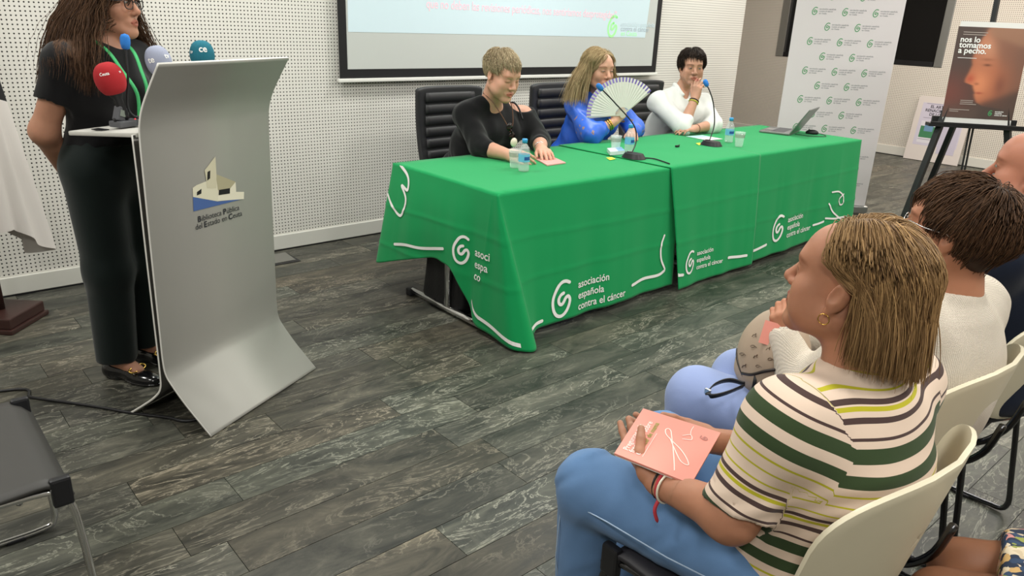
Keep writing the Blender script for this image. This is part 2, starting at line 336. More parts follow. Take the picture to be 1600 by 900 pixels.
M_cloth = mat('green_cloth', '0a9452', .78, spec=.25, bump=(260, .12, .001), sheen=.1); M_back = mat('cloth_backing', 'd5d8d6', .8)
class Cloth:
    """top + skirt; path = list of (top xy, hem xyz, bulge) walked round the table edge"""
    def __init__(s, name, label, top, path, z, seed, amp=.012, freq=15, yf=None):
        yf = TY0-.012 if yf is None else yf
        rg = random.Random(seed); s.z = z; s.P = []
        # densify the path
        for i in range(len(path)-1):
            (t0, h0, b0), (t1, h1, b1) = path[i], path[i+1]; n = max(1, int(max(np.linalg.norm(np.subtract(t1, t0)), np.linalg.norm(np.subtract(h1, h0)))/.022))
            for k in range(n+(i == len(path)-2)):
                u = k/n; s.P.append((np.array(t0)*(1-u)+np.array(t1)*u, np.array(h0)*(1-u)+np.array(h1)*u, b0*(1-u)+b1*u))
        # smooth the hem line
        for _ in range(3):
            H_ = [p[1] for p in s.P]; s.P = [(p[0], (H_[max(i-1, 0)]+2*p[1]+H_[min(i+1, len(H_)-1)])/4, p[2]) for i, p in enumerate(s.P)]
        s.arc = [0.]
        for i in range(1, len(s.P)): s.arc.append(s.arc[-1]+float(np.linalg.norm(s.P[i][1]-s.P[i-1][1])))
        ph = [rg.random()*6.28 for _ in range(4)]; s.cre = [.35+.42*k+rg.uniform(-.05, .05) for k in range(9)]
        s.wave = lambda a: amp*(.5*math.sin(a*freq+ph[0]+1.3*math.sin(a*3+ph[1]))+.5*math.sin(a*freq*.43+ph[2])+.25*math.sin(a*freq*2.1+ph[3]))
        nv = 56; q = MB(); n = len(s.P)
        vs_ = [s.at(i, j/nv) for j in range(nv+1) for i in range(n)]
        q.add(vs_, [(j*n+i, (j+1)*n+i, (j+1)*n+i+1, j*n+i+1) for j in range(nv) for i in range(n-1)])
        (x0, x1, x0b, x1b) = top; nx, ny = 40, 14
        def tp(u, v):
            y = yf+(TY1+.012-yf)*v; xl = x0+(x0b-x0)*v; xr = x1+(x1b-x1)*v; x = xl+(xr-xl)*u
            rg2 = .0016*math.sin(x*9+y*5+ph[0])*math.sin(y*7+x*3+ph[1]); return (x, y, z+rg2*(4*u*(1-u))*(4*v*(1-v))**.5)
        q.grid(tp, nx, ny)
        bmv = q.mesh(name, [M_cloth, M_back], True, False); bm = bmesh.new(); bm.from_mesh(bmv); bmesh.ops.remove_doubles(bm, verts=bm.verts, dist=.004)
        bm.to_mesh(bmv); bm.free(); s.o = link(name, bmv); tag(s.o, label, 'tablecloth'); solid(s.o, .0022, -1, 1)
    def nrm(s, i):
        a, b_ = s.P[max(i-2, 0)][1], s.P[min(i+2, len(s.P)-1)][1]; t = b_-a; nn = np.array([t[1], -t[0], 0]); return nn/max(1e-6, np.linalg.norm(nn))
    def at(s, i, t, off=0.):
        tp, h, b_ = s.P[i]; p0 = np.array([tp[0], tp[1], s.z]); e = t
        p = p0*(1-e)+h*e; nn = s.nrm(i)
        # round the table edge a little, then fall
        out = b_*math.sin(math.pi*min(1, t*1.0))+s.wave(s.arc[i])*t**.8*(1-.25*t)
        zz = p[2]; out += sum(.0028*math.exp(-((zz-zc-.012*math.sin(s.arc[i]*2+zc*9))/.010)**2) for zc in (.52, .30))+sum(.0022*math.exp(-((s.arc[i]-ac)/.018)**2) for ac in s.cre)*min(1, t*4)
        p = p+nn*(out+off); p[2] = max(p[2]-.010*(1-t)*min(1, t*12), .004); return p
    def on_front(s, x, z, off=.004, axis=0):
        """the skirt point whose edge lies at world coordinate x (axis 0) or y (axis 1) and height z"""
        def co(i):
            tp, h, b_ = s.P[i]; t = min(1, max(0, (s.z-z)/max(.05, s.z-h[2]))); return tp[axis]*(1-t)+h[axis]*t, t
        ok = [i for i in range(len(s.P)) if s.nrm(i)[1-axis] < (-.6 if axis == 0 else -.5)] if axis == 0 else [i for i in range(len(s.P)) if s.nrm(i)[0] < -.5]
        best = None
        for i in ok:
            if i+1 >= len(s.P): continue
            (c0, t0), (c1_, t1) = co(i), co(i+1); fr = 0. if abs(c1_-c0) < 1e-7 else (x-c0)/(c1_-c0); e = max(0, -fr, fr-1)
            if best is None or e < best[0]: best = (e, i, min(1.2, max(-.2, fr)), t0+(t1-t0)*fr)
            if e == 0: break
        e, i, fr, t = best; t = min(1, max(0, t)); return s.at(i, t, off)*(1-fr)+s.at(i+1, t, off)*fr
    def decal(s, geo, name, ox, oz, slant=0., axis=0, flip=1, m_=None):
        v, f = geo; q = MB(); q.add([s.on_front(ox+flip*p[0], oz+p[1]+slant*p[0], axis=axis) for p in v], f)
        o = q.build(name, m_ or M_white, s.o); return o
zl = .03
tip = onz(838, 551, .005); fanA = onz(742, 505, .04); fanB = onz(800, 549, .012)
c1 = Cloth('tablecloth', 'green printed tablecloth at the lectern end, its side swagged up over a black bag', (TX0-.002, 3.62, TX0-.002, 3.62),
    [((2.75, TY1+.012), (2.75, 3.60, .22), .01), ((2.40, TY1+.012), (2.36, 3.64, .20), .01), ((TX0, TY1+.012), (2.16, 3.62, .155), 0), ((TX0-.002, TY1), (2.15, 3.57, .165), .0), ((TX0-.002, 3.3), (2.17, 3.30, .255), .012), ((TX0-.002, 3.1), (2.185, 3.07, .325), .015), ((TX0-.002, 2.92), (2.18, 2.92, .30), .012),
     ((TX0-.002, 2.76), (fanA[0], fanA[1]+.03, .12), .0), ((TX0-.002, TY0+.03), tuple(fanA), 0), ((TX0-.002, TY0-.01), tuple(fanB), 0), ((TX0, TY0-.012), tuple(tip), 0), ((TX0+.012, TY0-.012), (2.40, 2.50, .012), 0), ((2.45, TY0-.012), (2.47, 2.545, .03), .0), ((2.8, TY0-.012), (2.8, 2.56, .035), 0), ((3.62, TY0-.012), (3.62, 2.575, .035), 0)], TZ, 1, .017, 13)
c3 = Cloth('tablecloth', 'green printed tablecloth at the banner end, under the laptop', (4.36, TX1, 4.56, TX1),
    [((4.36, TY0-.012), (4.36, 2.575, .03), 0), ((5.0, TY0-.012), (5.0, 2.57, .04), 0), ((5.6, TY0-.012), (5.6, 2.575, .05), 0), ((TX1-.01, TY0-.012), (5.86, 2.56, .05), 0), ((TX1+.002, TY0-.01), (5.93, 2.57, .06), 0), ((TX1+.002, TY0+.05), (5.93, 2.72, .1), 0), ((TX1+.002, 3.0), (5.92, 3.0, .2), .01), ((TX1+.002, TY1), (5.94, 3.55, .15), 0), ((TX1, TY1+.012), (5.92, 3.60, .15), 0), ((5.3, TY1+.012), (5.3, 3.6, .2), 0)], TZ+.001, 2, .017, 13)
c2 = Cloth('tablecloth', 'narrower green printed tablecloth overlapping its two neighbours in the middle', (3.51, 4.45, 3.49, 4.68),
    [((3.51, TY0-.02), (3.60, 2.535, .012), .004), ((4.0, TY0-.02), (4.02, 2.545, .02), 0), ((4.45, TY0-.02), (4.42, 2.54, .03), .004)], TZ+.006, 3, .013, 17, TY0-.02)
# prints: emblem, three lines of lettering, ribbon strokes
def print_set(c, ex, ez, eh, tx, tz, tw, lh, slant=0.):
    c.decal(stroke_geo(emblem_pts(eh), eh*.095), 'emblem_print', ex, ez)
    base = text_geo('contra el cáncer', 1, .012); k = tw/max(p[0] for p in base[0])
    for i, s in enumerate(('asociación', 'española', 'contra el cáncer')):
        v, f = text_geo(s, 1, .012); c.decal(([(p[0]*k, p[1]*k, 0) for p in v], f), 'lettering', tx, tz-i*lh, slant)['kind'] = 'stuff'
YF = 2.57
def px(x, y): p = ony(x, y, YF); return p[0], p[2]
def ribbon(c, pts, w_=.018, n=8): c.decal(stroke_geo(catmull([px(*p) for p in pts], n), w_), 'ribbon_print', 0, 0)
e = px(875, 466); t0 = px(902, 449); t1 = px(975, 452); print_set(c1, e[0], e[1], .195, t0[0], t0[1], t1[0]-t0[0], .062)
e = px(1073, 408); t0 = px(1087, 398); t1 = px(1124, 402); print_set(c2, e[0], e[1], .14, t0[0], t0[1], (t1[0]-t0[0])*1.02, .045)
e = px(1217, 359); t0 = px(1232, 347); t1 = px(1270, 352); print_set(c3, e[0], e[1]+.01, .185, t0[0], t0[1], t1[0]-t0[0], .056)
ribbon(c1, [(810, 512), (826, 507), (844, 500)]); ribbon(c1, [(987, 445), (1008, 436), (1030, 430), (1040, 423)]); ribbon(c1, [(1041, 421), (1036, 405), (1037, 385), (1043, 368)], .014)
ribbon(c2, [(1048, 428), (1060, 427)]); ribbon(c2, [(1134, 401), (1150, 399), (1160, 397)])
ribbon(c3, [(1163, 396), (1180, 390), (1197, 382)]); ribbon(c3, [(1273, 352), (1288, 346)], .016); ribbon(c3, [(1291, 341), (1305, 341), (1322, 338)], .014); ribbon(c3, [(1298, 318), (1303, 332), (1316, 343)], .014)
ribbon(c3, [(1304, 300), (1314, 299), (1321, 306), (1319, 318), (1314, 319), (1314, 311), (1322, 303)], .012, 6)
# swagged side of the first cloth: emblem, lettering caught in the fold, ribbon
def side(p): r = onx(p[0], p[1], 2.19); return (r[1], r[2])
def sribbon(pts, w_): c1.decal(stroke_geo(catmull([side(p) for p in pts], 8), w_), 'ribbon_print', 0, 0, axis=1)
sribbon([(622, 380), (640, 381), (660, 387), (692, 388)], .016); sribbon([(618, 258), (632, 275), (634, 295), (624, 288), (633, 308), (632, 325), (626, 335), (612, 318), (604, 302)], .016)
e = side((716, 395)); c1.decal(stroke_geo(emblem_pts(.15), .015), 'emblem_print', e[0], e[1]+.02, axis=1, flip=-1)
for i, s in enumerate(('asoci', 'espa', 'co')): e = side((734, 399)); c1.decal(text_geo(s, .06, .012), 'lettering', e[0], e[1]-.062*i, axis=1, flip=-1)['kind'] = 'stuff'
# the white line running down the corner fold
def fan_line(px0, px1, n=10):
    vs_ = []; 
    i0 = [i for i in range(len(c1.P)) if np.linalg.norm(c1.P[i][1]-np.array(fanA)) < .06]; i1 = [i for i in range(len(c1.P)) if np.linalg.norm(c1.P[i][1]-np.array(fanB)) < .05]
    a, b_ = i0[0]-1, i1[-1]; v = []
    for i in range(a, b_+1):
        u = (i-a)/(b_-a); t = .90+.06*u; v += [c1.at(i, t-.014, .004), c1.at(i, t+.014, .004)]
    q = MB(); q.add(v, [(2*i, 2*i+1, 2*i+3, 2*i+2) for i in range(len(v)//2-1)]); q.build('ribbon_print', M_white, c1.o)
fan_line(0, 0)

# ================================================================== lectern of bent sheet metal
FL, LAT, NRM = Vector((.807, 2.545, 0)), Vector((.8897, .4566, 0)), Vector((.4566, -.8897, 0)); LW = .648
M_lect = mat('satin_aluminium', 'a3a29b', .5, .25, bump=(300, .04, .001, (1, 1, .02))); M_edge = mat('sheet_edge', 'dedcd6', .4)
lec = thing('lectern', 'satin metal lectern of bent sheet with a library emblem', 'lectern', FL+LAT*LW/2-NRM*.2, math.atan2(LAT.y, LAT.x))
# local: x along the width, y = -NRM (towards the speaker) ; d measured along NRM from the front foot => y = -(d+.2)
def sheet(prof, name, m_, th=.008, w_=LW):
    pr = catmull(prof, 6); q = MB(); n = len(pr)
    q.add([(-w_/2, p[0], p[1]) for p in pr]+[(w_/2, p[0], p[1]) for p in pr], [(i, i+1, n+i+1, n+i) for i in range(n-1)]); o = q.build(name, [m_, M_edge], lec, True); solid(o, th, 0).modifiers[0].material_offset_rim = 1; return o
Y_ = lambda d: -(d+.2)
sheet([(Y_(-.055), 1.338), (Y_(-.10), 1.27), (Y_(-.143), 1.20), (Y_(-.165), 1.145), (Y_(-.174), 1.08), (Y_(-.18), .9), (Y_(-.188), .65), (Y_(-.194), .4), (Y_(-.197), .27), (Y_(-.19), .215), (Y_(-.165), .175), (Y_(-.11), .11), (Y_(-.055), .055), (Y_(-.003), .004)], 'front_sheet', M_lect)
sheet([(Y_(-.205), 1.1), (Y_(-.207), .9), (Y_(-.212), .65), (Y_(-.216), .4), (Y_(-.219), .22), (Y_(-.228), .15), (Y_(-.265), .105), (Y_(-.33), .055), (Y_(-.40), .006)], 'rear_sheet', mat('dark_glossy_sheet', '4c4a47', .22, .6))
sp_ = onz(225, 609, .05)-np.array(lec.location); q = MB(); q.box((float(sp_@np.array(LAT)), Y_(-.335)+.008, .058), (.075, .016, .002), Matrix.Rotation(R_(-37), 3, 'X')); q.build('sticker', M_white, lec)
q = MB(); q.box((0, .155, 1.088), (LW-.02, .32, .016), Matrix.Rotation(R_(-4), 3, 'X'), bev=.005); shelf = q.build('shelf', mat('shelf_white', 'c9c7c0', .4), lec)
q = MB(); q.box((-LW/2+.045, .20, 1.0965), (.03, .05, .003)); q.build('socket', M_black, shelf)
for x in (-.22, .22): q = MB(); q.box((x, .045, 1.055), (.04, .07, .05), bev=.008); q.build('shelf_bracket', mat('shelf_white'), lec)
# emblem: white building on blue, two lines of lettering
yd = lambda z: np.interp(z, [.27, .4, .65, .9, 1.08], [Y_(-.197), Y_(-.194), Y_(-.188), Y_(-.18), Y_(-.174)])-.0055
def lec_poly(pts, name, m_, lift=0): q = MB(); q.add([(x, yd(z)-lift, z) for x, z in pts], [tuple(range(len(pts)))]); return q.build(name, m_, lec)
def onl(x, y):
    """point of the front sheet under a pixel -> local x, z"""
    d = ray(x, y); pl = FL-NRM*.185; n_ = np.array(NRM); t = ((np.array(pl)-CAMP)@n_)/(d@n_); p = CAMP+t*d; r = p-np.array(lec.location); return float(r@np.array(LAT)), float(p[2])
Z2 = lambda pts: [onl(x/3.2, 200+y/3.2) for x, y in pts]
lec_poly(Z2([(955, 343), (1082, 366), (1210, 353), (960, 416)]), 'emblem_sea', mat('emblem_blue', '46639c', .6))
lec_poly(Z2([(952, 298), (972, 284), (1022, 264), (1068, 256), (1078, 262), (1082, 366), (955, 343)]), 'emblem_house', mat('emblem_cream', 'd8d4bc', .6), .0004)
lec_poly(Z2([(1010, 210), (1062, 140), (1070, 230), (1072, 300), (1024, 300), (1020, 262)]), 'emblem_tower', mat('emblem_cream2', 'cbc6ab', .6), .0008)
lec_poly(Z2([(1066, 228), (1168, 268), (1142, 300), (1080, 310)]), 'emblem_roof', mat('emblem_olive', 'aaa486', .6), .0006)
lec_poly(Z2([(1080, 306), (1142, 298), (1168, 268), (1172, 318), (1212, 318), (1212, 354), (1082, 364)]), 'emblem_wall', mat('emblem_cream3', 'e0dcc6', .6), .0003)
for pp in ([(1024, 218), (1038, 210), (1038, 250), (1024, 262)], [(974, 318), (996, 302), (996, 326), (974, 336)], [(1084, 308), (1140, 299), (1140, 326), (1084, 334)]): lec_poly(Z2(pp), 'emblem_window', mat('emblem_black', '141414', .6), .0012)
def lec_text(parts_, x0, z0, k_to, sz=.04):
    x = x0; out = []
    for s, bd in parts_:
        v, f = text_geo(s, sz, .03 if bd else .0); wd = max(p[0] for p in v); out.append((v, f, x)); x += wd+sz*(.30 if s.endswith(' ') else .06)
    k = (k_to-x0)/(x-x0)
    for v, f, xx in out: q = MB(); q.add([(x0+(xx-x0+p[0])*k, yd(z0+p[1]*k)-.0008, z0+p[1]*k) for p in v], f); q.build('lettering', mat('emblem_text', '2c2e33', .6), lec)['kind'] = 'stuff'
a = onl(983/3.2, 200+470/3.2); b_ = onl(1193/3.2, 200+420/3.2); lec_text([('B', 1), ('iblioteca ', 0), ('P', 1), ('ública', 0)], a[0], a[1], b_[0])
a = onl(972/3.2, 200+512/3.2); b_ = onl(1208/3.2, 200+450/3.2); lec_text([('del ', 0), ('E', 1), ('stado en ', 0), ('C', 1), ('euta', 0)], a[0], a[1]+.002, b_[0])
LECM = lambda x, d, z: Vector(lec.location)+LAT*x+NRM*(d+.2)+Vector((0, 0, z))
# ================================================================== people: smooth distance-field bodies, one continuous surface each
V3 = lambda *a: np.array(a, np.float64)
def unit(v): v = np.asarray(v, float); return v/np.linalg.norm(v)
def frame(fwd, up=(0, 0, 1)):
    """columns: right, forward, up"""
    f = unit(fwd); r = unit(np.cross(f, up)); return np.stack([r, f, np.cross(r, f)], 1)
class Sdf:
    def __init__(s): s.p = []
    def cone(s, a, b, ra, rb=None, k=.02, sub=False, flat=None):
        """flat=(axis dir, factor): squashes the section along a direction (factor<1)"""
        a, b = np.asarray(a, float), np.asarray(b, float); rb = ra if rb is None else rb; m_ = max(ra, rb)
        s.p.append(('c', np.minimum(a, b)-m_, np.maximum(a, b)+m_, (a, b, ra, rb, flat), k, sub)); return s
    def chain(s, pts, rs, k=.02):
        for i in range(len(pts)-1): s.cone(pts[i], pts[i+1], rs[i], rs[i+1], k)
        return s
    def ell(s, c, r, M=None, k=.02, sub=False):
        c, r = np.asarray(c, float), np.asarray(r, float); M = np.eye(3) if M is None else np.asarray(M, float); e = np.abs(M)@r
        s.p.append(('e', c-e, c+e, (c, r, M), k, sub)); return s
    def cut(s, p, n, k=.004):
        """keep the side the normal n points to"""
        s.p.append(('h', None, None, (np.asarray(p, float), unit(n)), k, True)); return s
    def box(s, c, r, M, rd=.01, k=.01, sub=False):
        c, r = np.asarray(c, float), np.asarray(r, float); M = np.asarray(M, float); e = np.abs(M)@r+rd
        s.p.append(('b', c-e, c+e, (c, r, M, rd), k, sub)); return s
    def ext(s, o): s.p += o.p; return s
    def inflate(s, d):
        o = Sdf()
        for (t, lo, hi, a, k, sb) in s.p:
            if t == 'c': o.p.append((t, lo-d, hi+d, (a[0], a[1], a[2]+d, a[3]+d, a[4]), k, sb))
            elif t == 'e': o.p.append((t, lo-d, hi+d, (a[0], a[1]+d, a[2]), k, sb))
        return o
    @staticmethod
    def dist(t, a, P):
        if t == 'c':
            A, B, ra, rb, flat = a; ba = B-A; pa = P-A; h = np.clip((pa@ba)/max(ba@ba, 1e-12), 0, 1); q = pa-h[..., None]*ba
            if flat is not None:
                ax = unit(flat[0]); c = q@ax; q = q+(c*(1/flat[1]-1))[..., None]*ax
                return (np.sqrt((q*q).sum(-1))-(ra+(rb-ra)*h))*(.5+.5*flat[1])
            return np.sqrt((q*q).sum(-1))-(ra+(rb-ra)*h)
        if t == 'e':
            c, r, M = a; q = (P-c)@M; k0 = np.sqrt(((q/r)**2).sum(-1)); k1 = np.sqrt(((q/r**2)**2).sum(-1))+1e-9; return k0*(k0-1)/k1
        if t == 'b':
            c, r, M, rd = a; q = np.abs((P-c)@M)-r; return np.sqrt((np.maximum(q, 0)**2).sum(-1))+np.minimum(q.max(-1), 0)-rd
        if t == 'h': return (P-a[0])@a[1]
    def field(s, lo, hi, vx):
        n = np.ceil((hi-lo)/vx).astype(int)+1; F = np.full(n, 1.0, np.float32); g = [lo[i]+vx*np.arange(n[i]) for i in range(3)]
        for (t, l, h, a, k, sb) in s.p:
            if t == 'h': i0, i1 = np.zeros(3, int), n
            else:
                mg = k+3*vx; i0 = np.clip(np.floor((l-mg-lo)/vx).astype(int), 0, n); i1 = np.clip(np.ceil((h+mg-lo)/vx).astype(int)+1, 0, n)
            if np.any(i1 <= i0): continue
            P = np.stack(np.meshgrid(*[g[i][i0[i]:i1[i]] for i in range(3)], indexing='ij'), -1); d = s.dist(t, a, P).astype(np.float32)
            sl = tuple(slice(i0[i], i1[i]) for i in range(3)); f = F[sl]
            if t == 'h': d = -d; hh = np.maximum(k-np.abs(f-d), 0)/k; F[sl] = np.maximum(f, d)+hh*hh*k*.25
            elif sb: d = -d; hh = np.maximum(k-np.abs(f-d), 0)/k; F[sl] = np.maximum(f, d)+hh*hh*k*.25
            else: hh = np.maximum(k-np.abs(f-d), 0)/k; F[sl] = np.minimum(f, d)-hh*hh*k*.25
        return F
    def bounds(s):
        a = [(p[1], p[2]) for p in s.p if p[0] != 'h' and not p[5]]; return np.min([x[0] for x in a], 0), np.max([x[1] for x in a], 0)
    def mesh(s, vx, lo=None, hi=None, disp=None, pad=.012):
        l, h = s.bounds(); l, h = l-pad-2*vx, h+pad+2*vx
        lo = l if lo is None else np.maximum(lo, l); hi = h if hi is None else np.minimum(hi, h)
        F = s.field(lo, hi, vx)
        if disp is not None:
            idx = np.argwhere(np.abs(F) < .05); P = lo+idx*vx; F[tuple(idx.T)] += disp(P).astype(np.float32)
        return surface_nets(F, lo, vx)
def surface_nets(F, lo, vx):
    S = F < 0; n = np.array(F.shape)-1
    c = np.zeros(n, np.uint8)
    for dx in (0, 1):
        for dy in (0, 1):
            for dz in (0, 1): c += S[dx:n[0]+dx, dy:n[1]+dy, dz:n[2]+dz]
    act = np.argwhere((c > 0) & (c < 8)); idx = np.full(n, -1, np.int64); idx[tuple(act.T)] = np.arange(len(act))
    acc = np.zeros((len(act), 3)); cnt = np.zeros(len(act))
    cor = {}
    for q in range(8): o = np.array([q >> 2 & 1, q >> 1 & 1, q & 1]); cor[q] = (o, F[tuple((act+o).T)].astype(float))
    for a in range(8):
        for bit in (1, 2, 4):
            b = a | bit
            if b == a: continue
            oa, fa = cor[a]; ob, fb = cor[b]; mk = (fa < 0) != (fb < 0); t = fa/(fa-fb+1e-20)
            pt = oa+(ob-oa)*t[:, None]; acc[mk] += pt[mk]; cnt[mk] += 1
    V = lo+vx*(act+acc/cnt[:, None]); Q = []
    for ax in range(3):
        o = [0, 0, 0]; o[ax] = 1; a_, b_ = [(1, 2), (2, 0), (0, 1)][ax]
        m_ = np.array(F.shape); m_[ax] -= 1
        A = S[:m_[0], :m_[1], :m_[2]]; B = S[o[0]:o[0]+m_[0], o[1]:o[1]+m_[1], o[2]:o[2]+m_[2]]
        e = np.argwhere(A != B); e = e[(e[:, a_] > 0) & (e[:, b_] > 0) & (e[:, a_] < F.shape[a_]-1) & (e[:, b_] < F.shape[b_]-1)]
        sg = A[tuple(e.T)]; da = np.zeros(3, int); da[a_] = 1; db = np.zeros(3, int); db[b_] = 1
        q = np.stack([idx[tuple((e-da-db).T)], idx[tuple((e-db).T)], idx[tuple(e.T)], idx[tuple((e-da).T)]], 1)
        q[~sg] = q[~sg][:, ::-1]; Q.append(q)
    return V, np.concatenate(Q)
def relax(V, Q, it=1, w_=.5):
    for _ in range(it):
        acc = np.zeros_like(V); cnt = np.zeros(len(V))
        for i in range(4):
            for j in ((i+1) % 4, (i+3) % 4): np.add.at(acc, Q[:, i], V[Q[:, j]]); np.add.at(cnt, Q[:, i], 1)
        V = V*(1-w_)+w_*acc/np.maximum(cnt, 1)[:, None]
    return V
def np_mesh(name, VQ, mats, smooth=True, attrs=None, off=(0, 0, 0), relax_it=1):
    """VQ: list of (V, Q) joined in one mesh; attrs: {name: fn(V)->float or (n,3)}"""
    Vs, Qs, k = [], [], 0
    for V, Q in VQ:
        if len(V) == 0: continue
        if relax_it: V = relax(V, Q, relax_it)
        Vs.append(V); Qs.append(Q+k); k += len(V)
    V = np.concatenate(Vs); Q = np.concatenate(Qs)
    me = bpy.data.meshes.new(name); nq = len(Q); me.vertices.add(len(V)); me.vertices.foreach_set('co', (V-np.asarray(off)).astype(np.float32).ravel())
    me.loops.add(4*nq); me.loops.foreach_set('vertex_index', Q.astype(np.int32).ravel()); me.polygons.add(nq); me.polygons.foreach_set('loop_start', (np.arange(nq)*4).astype(np.int32))
    for x in (mats if isinstance(mats, (list, tuple)) else [mats]): me.materials.append(x)
    me.update(calc_edges=True); me.validate()
    if smooth: me.polygons.foreach_set('use_smooth', np.ones(len(me.polygons), bool))
    for an, fn in (attrs or {}).items():
        d = np.asarray(fn(V), np.float32)
        if d.ndim == 1: at = me.attributes.new(an, 'FLOAT', 'POINT'); at.data.foreach_set('value', d)
        else: at = me.attributes.new(an, 'FLOAT_COLOR', 'POINT'); at.data.foreach_set('color', np.concatenate([d, np.ones((len(d), 1), np.float32)], 1).ravel())
    return me

# ------------------------------------------------------------------ head, hands, hair
SKINS = {}
def skin_mat(name, col):
    if name in SKINS: return SKINS[name]
    M = bpy.data.materials.new(name); M.use_nodes = True; N = M.node_tree.nodes; L = M.node_tree.links; b = N['Principled BSDF']
    at = N.new('ShaderNodeAttribute'); at.attribute_name = 'tint'
    n = N.new('ShaderNodeTexNoise'); n.inputs['Scale'].default_value = 35; n.inputs['Detail'].default_value = 4; tc = N.new('ShaderNodeTexCoord'); L.new(tc.outputs['Object'], n.inputs['Vector'])
    mr = N.new('ShaderNodeMapRange'); mr.inputs[3].default_value = .9; mr.inputs[4].default_value = 1.1; L.new(n.outputs[0], mr.inputs[0])
    mx = N.new('ShaderNodeMix'); mx.data_type = 'RGBA'; mx.blend_type = 'MULTIPLY'; mx.inputs[0].default_value = 1; mx.inputs[6].default_value = lin(col); L.new(at.outputs['Color'], mx.inputs[7])
    m2 = N.new('ShaderNodeMix'); m2.data_type = 'RGBA'; m2.blend_type = 'MULTIPLY'; m2.inputs[0].default_value = 1; L.new(mx.outputs[2], m2.inputs[6]); L.new(mr.outputs[0], m2.inputs[7]); L.new(m2.outputs[2], b.inputs['Base Color'])
    b.inputs['Roughness'].default_value = .5; b.inputs['Specular IOR Level'].default_value = .35
    b.inputs['Subsurface Weight'].default_value = .12; b.inputs['Subsurface Radius'].default_value = (.012, .004, .002); b.inputs['Subsurface Scale'].default_value = 1
    bp = N.new('ShaderNodeBump'); bp.inputs['Strength'].default_value = .12; bp.inputs['Distance'].default_value = .002; L.new(n.outputs[0], bp.inputs['Height']); L.new(bp.outputs[0], b.inputs['Normal'])
    SKINS[name] = M; return M
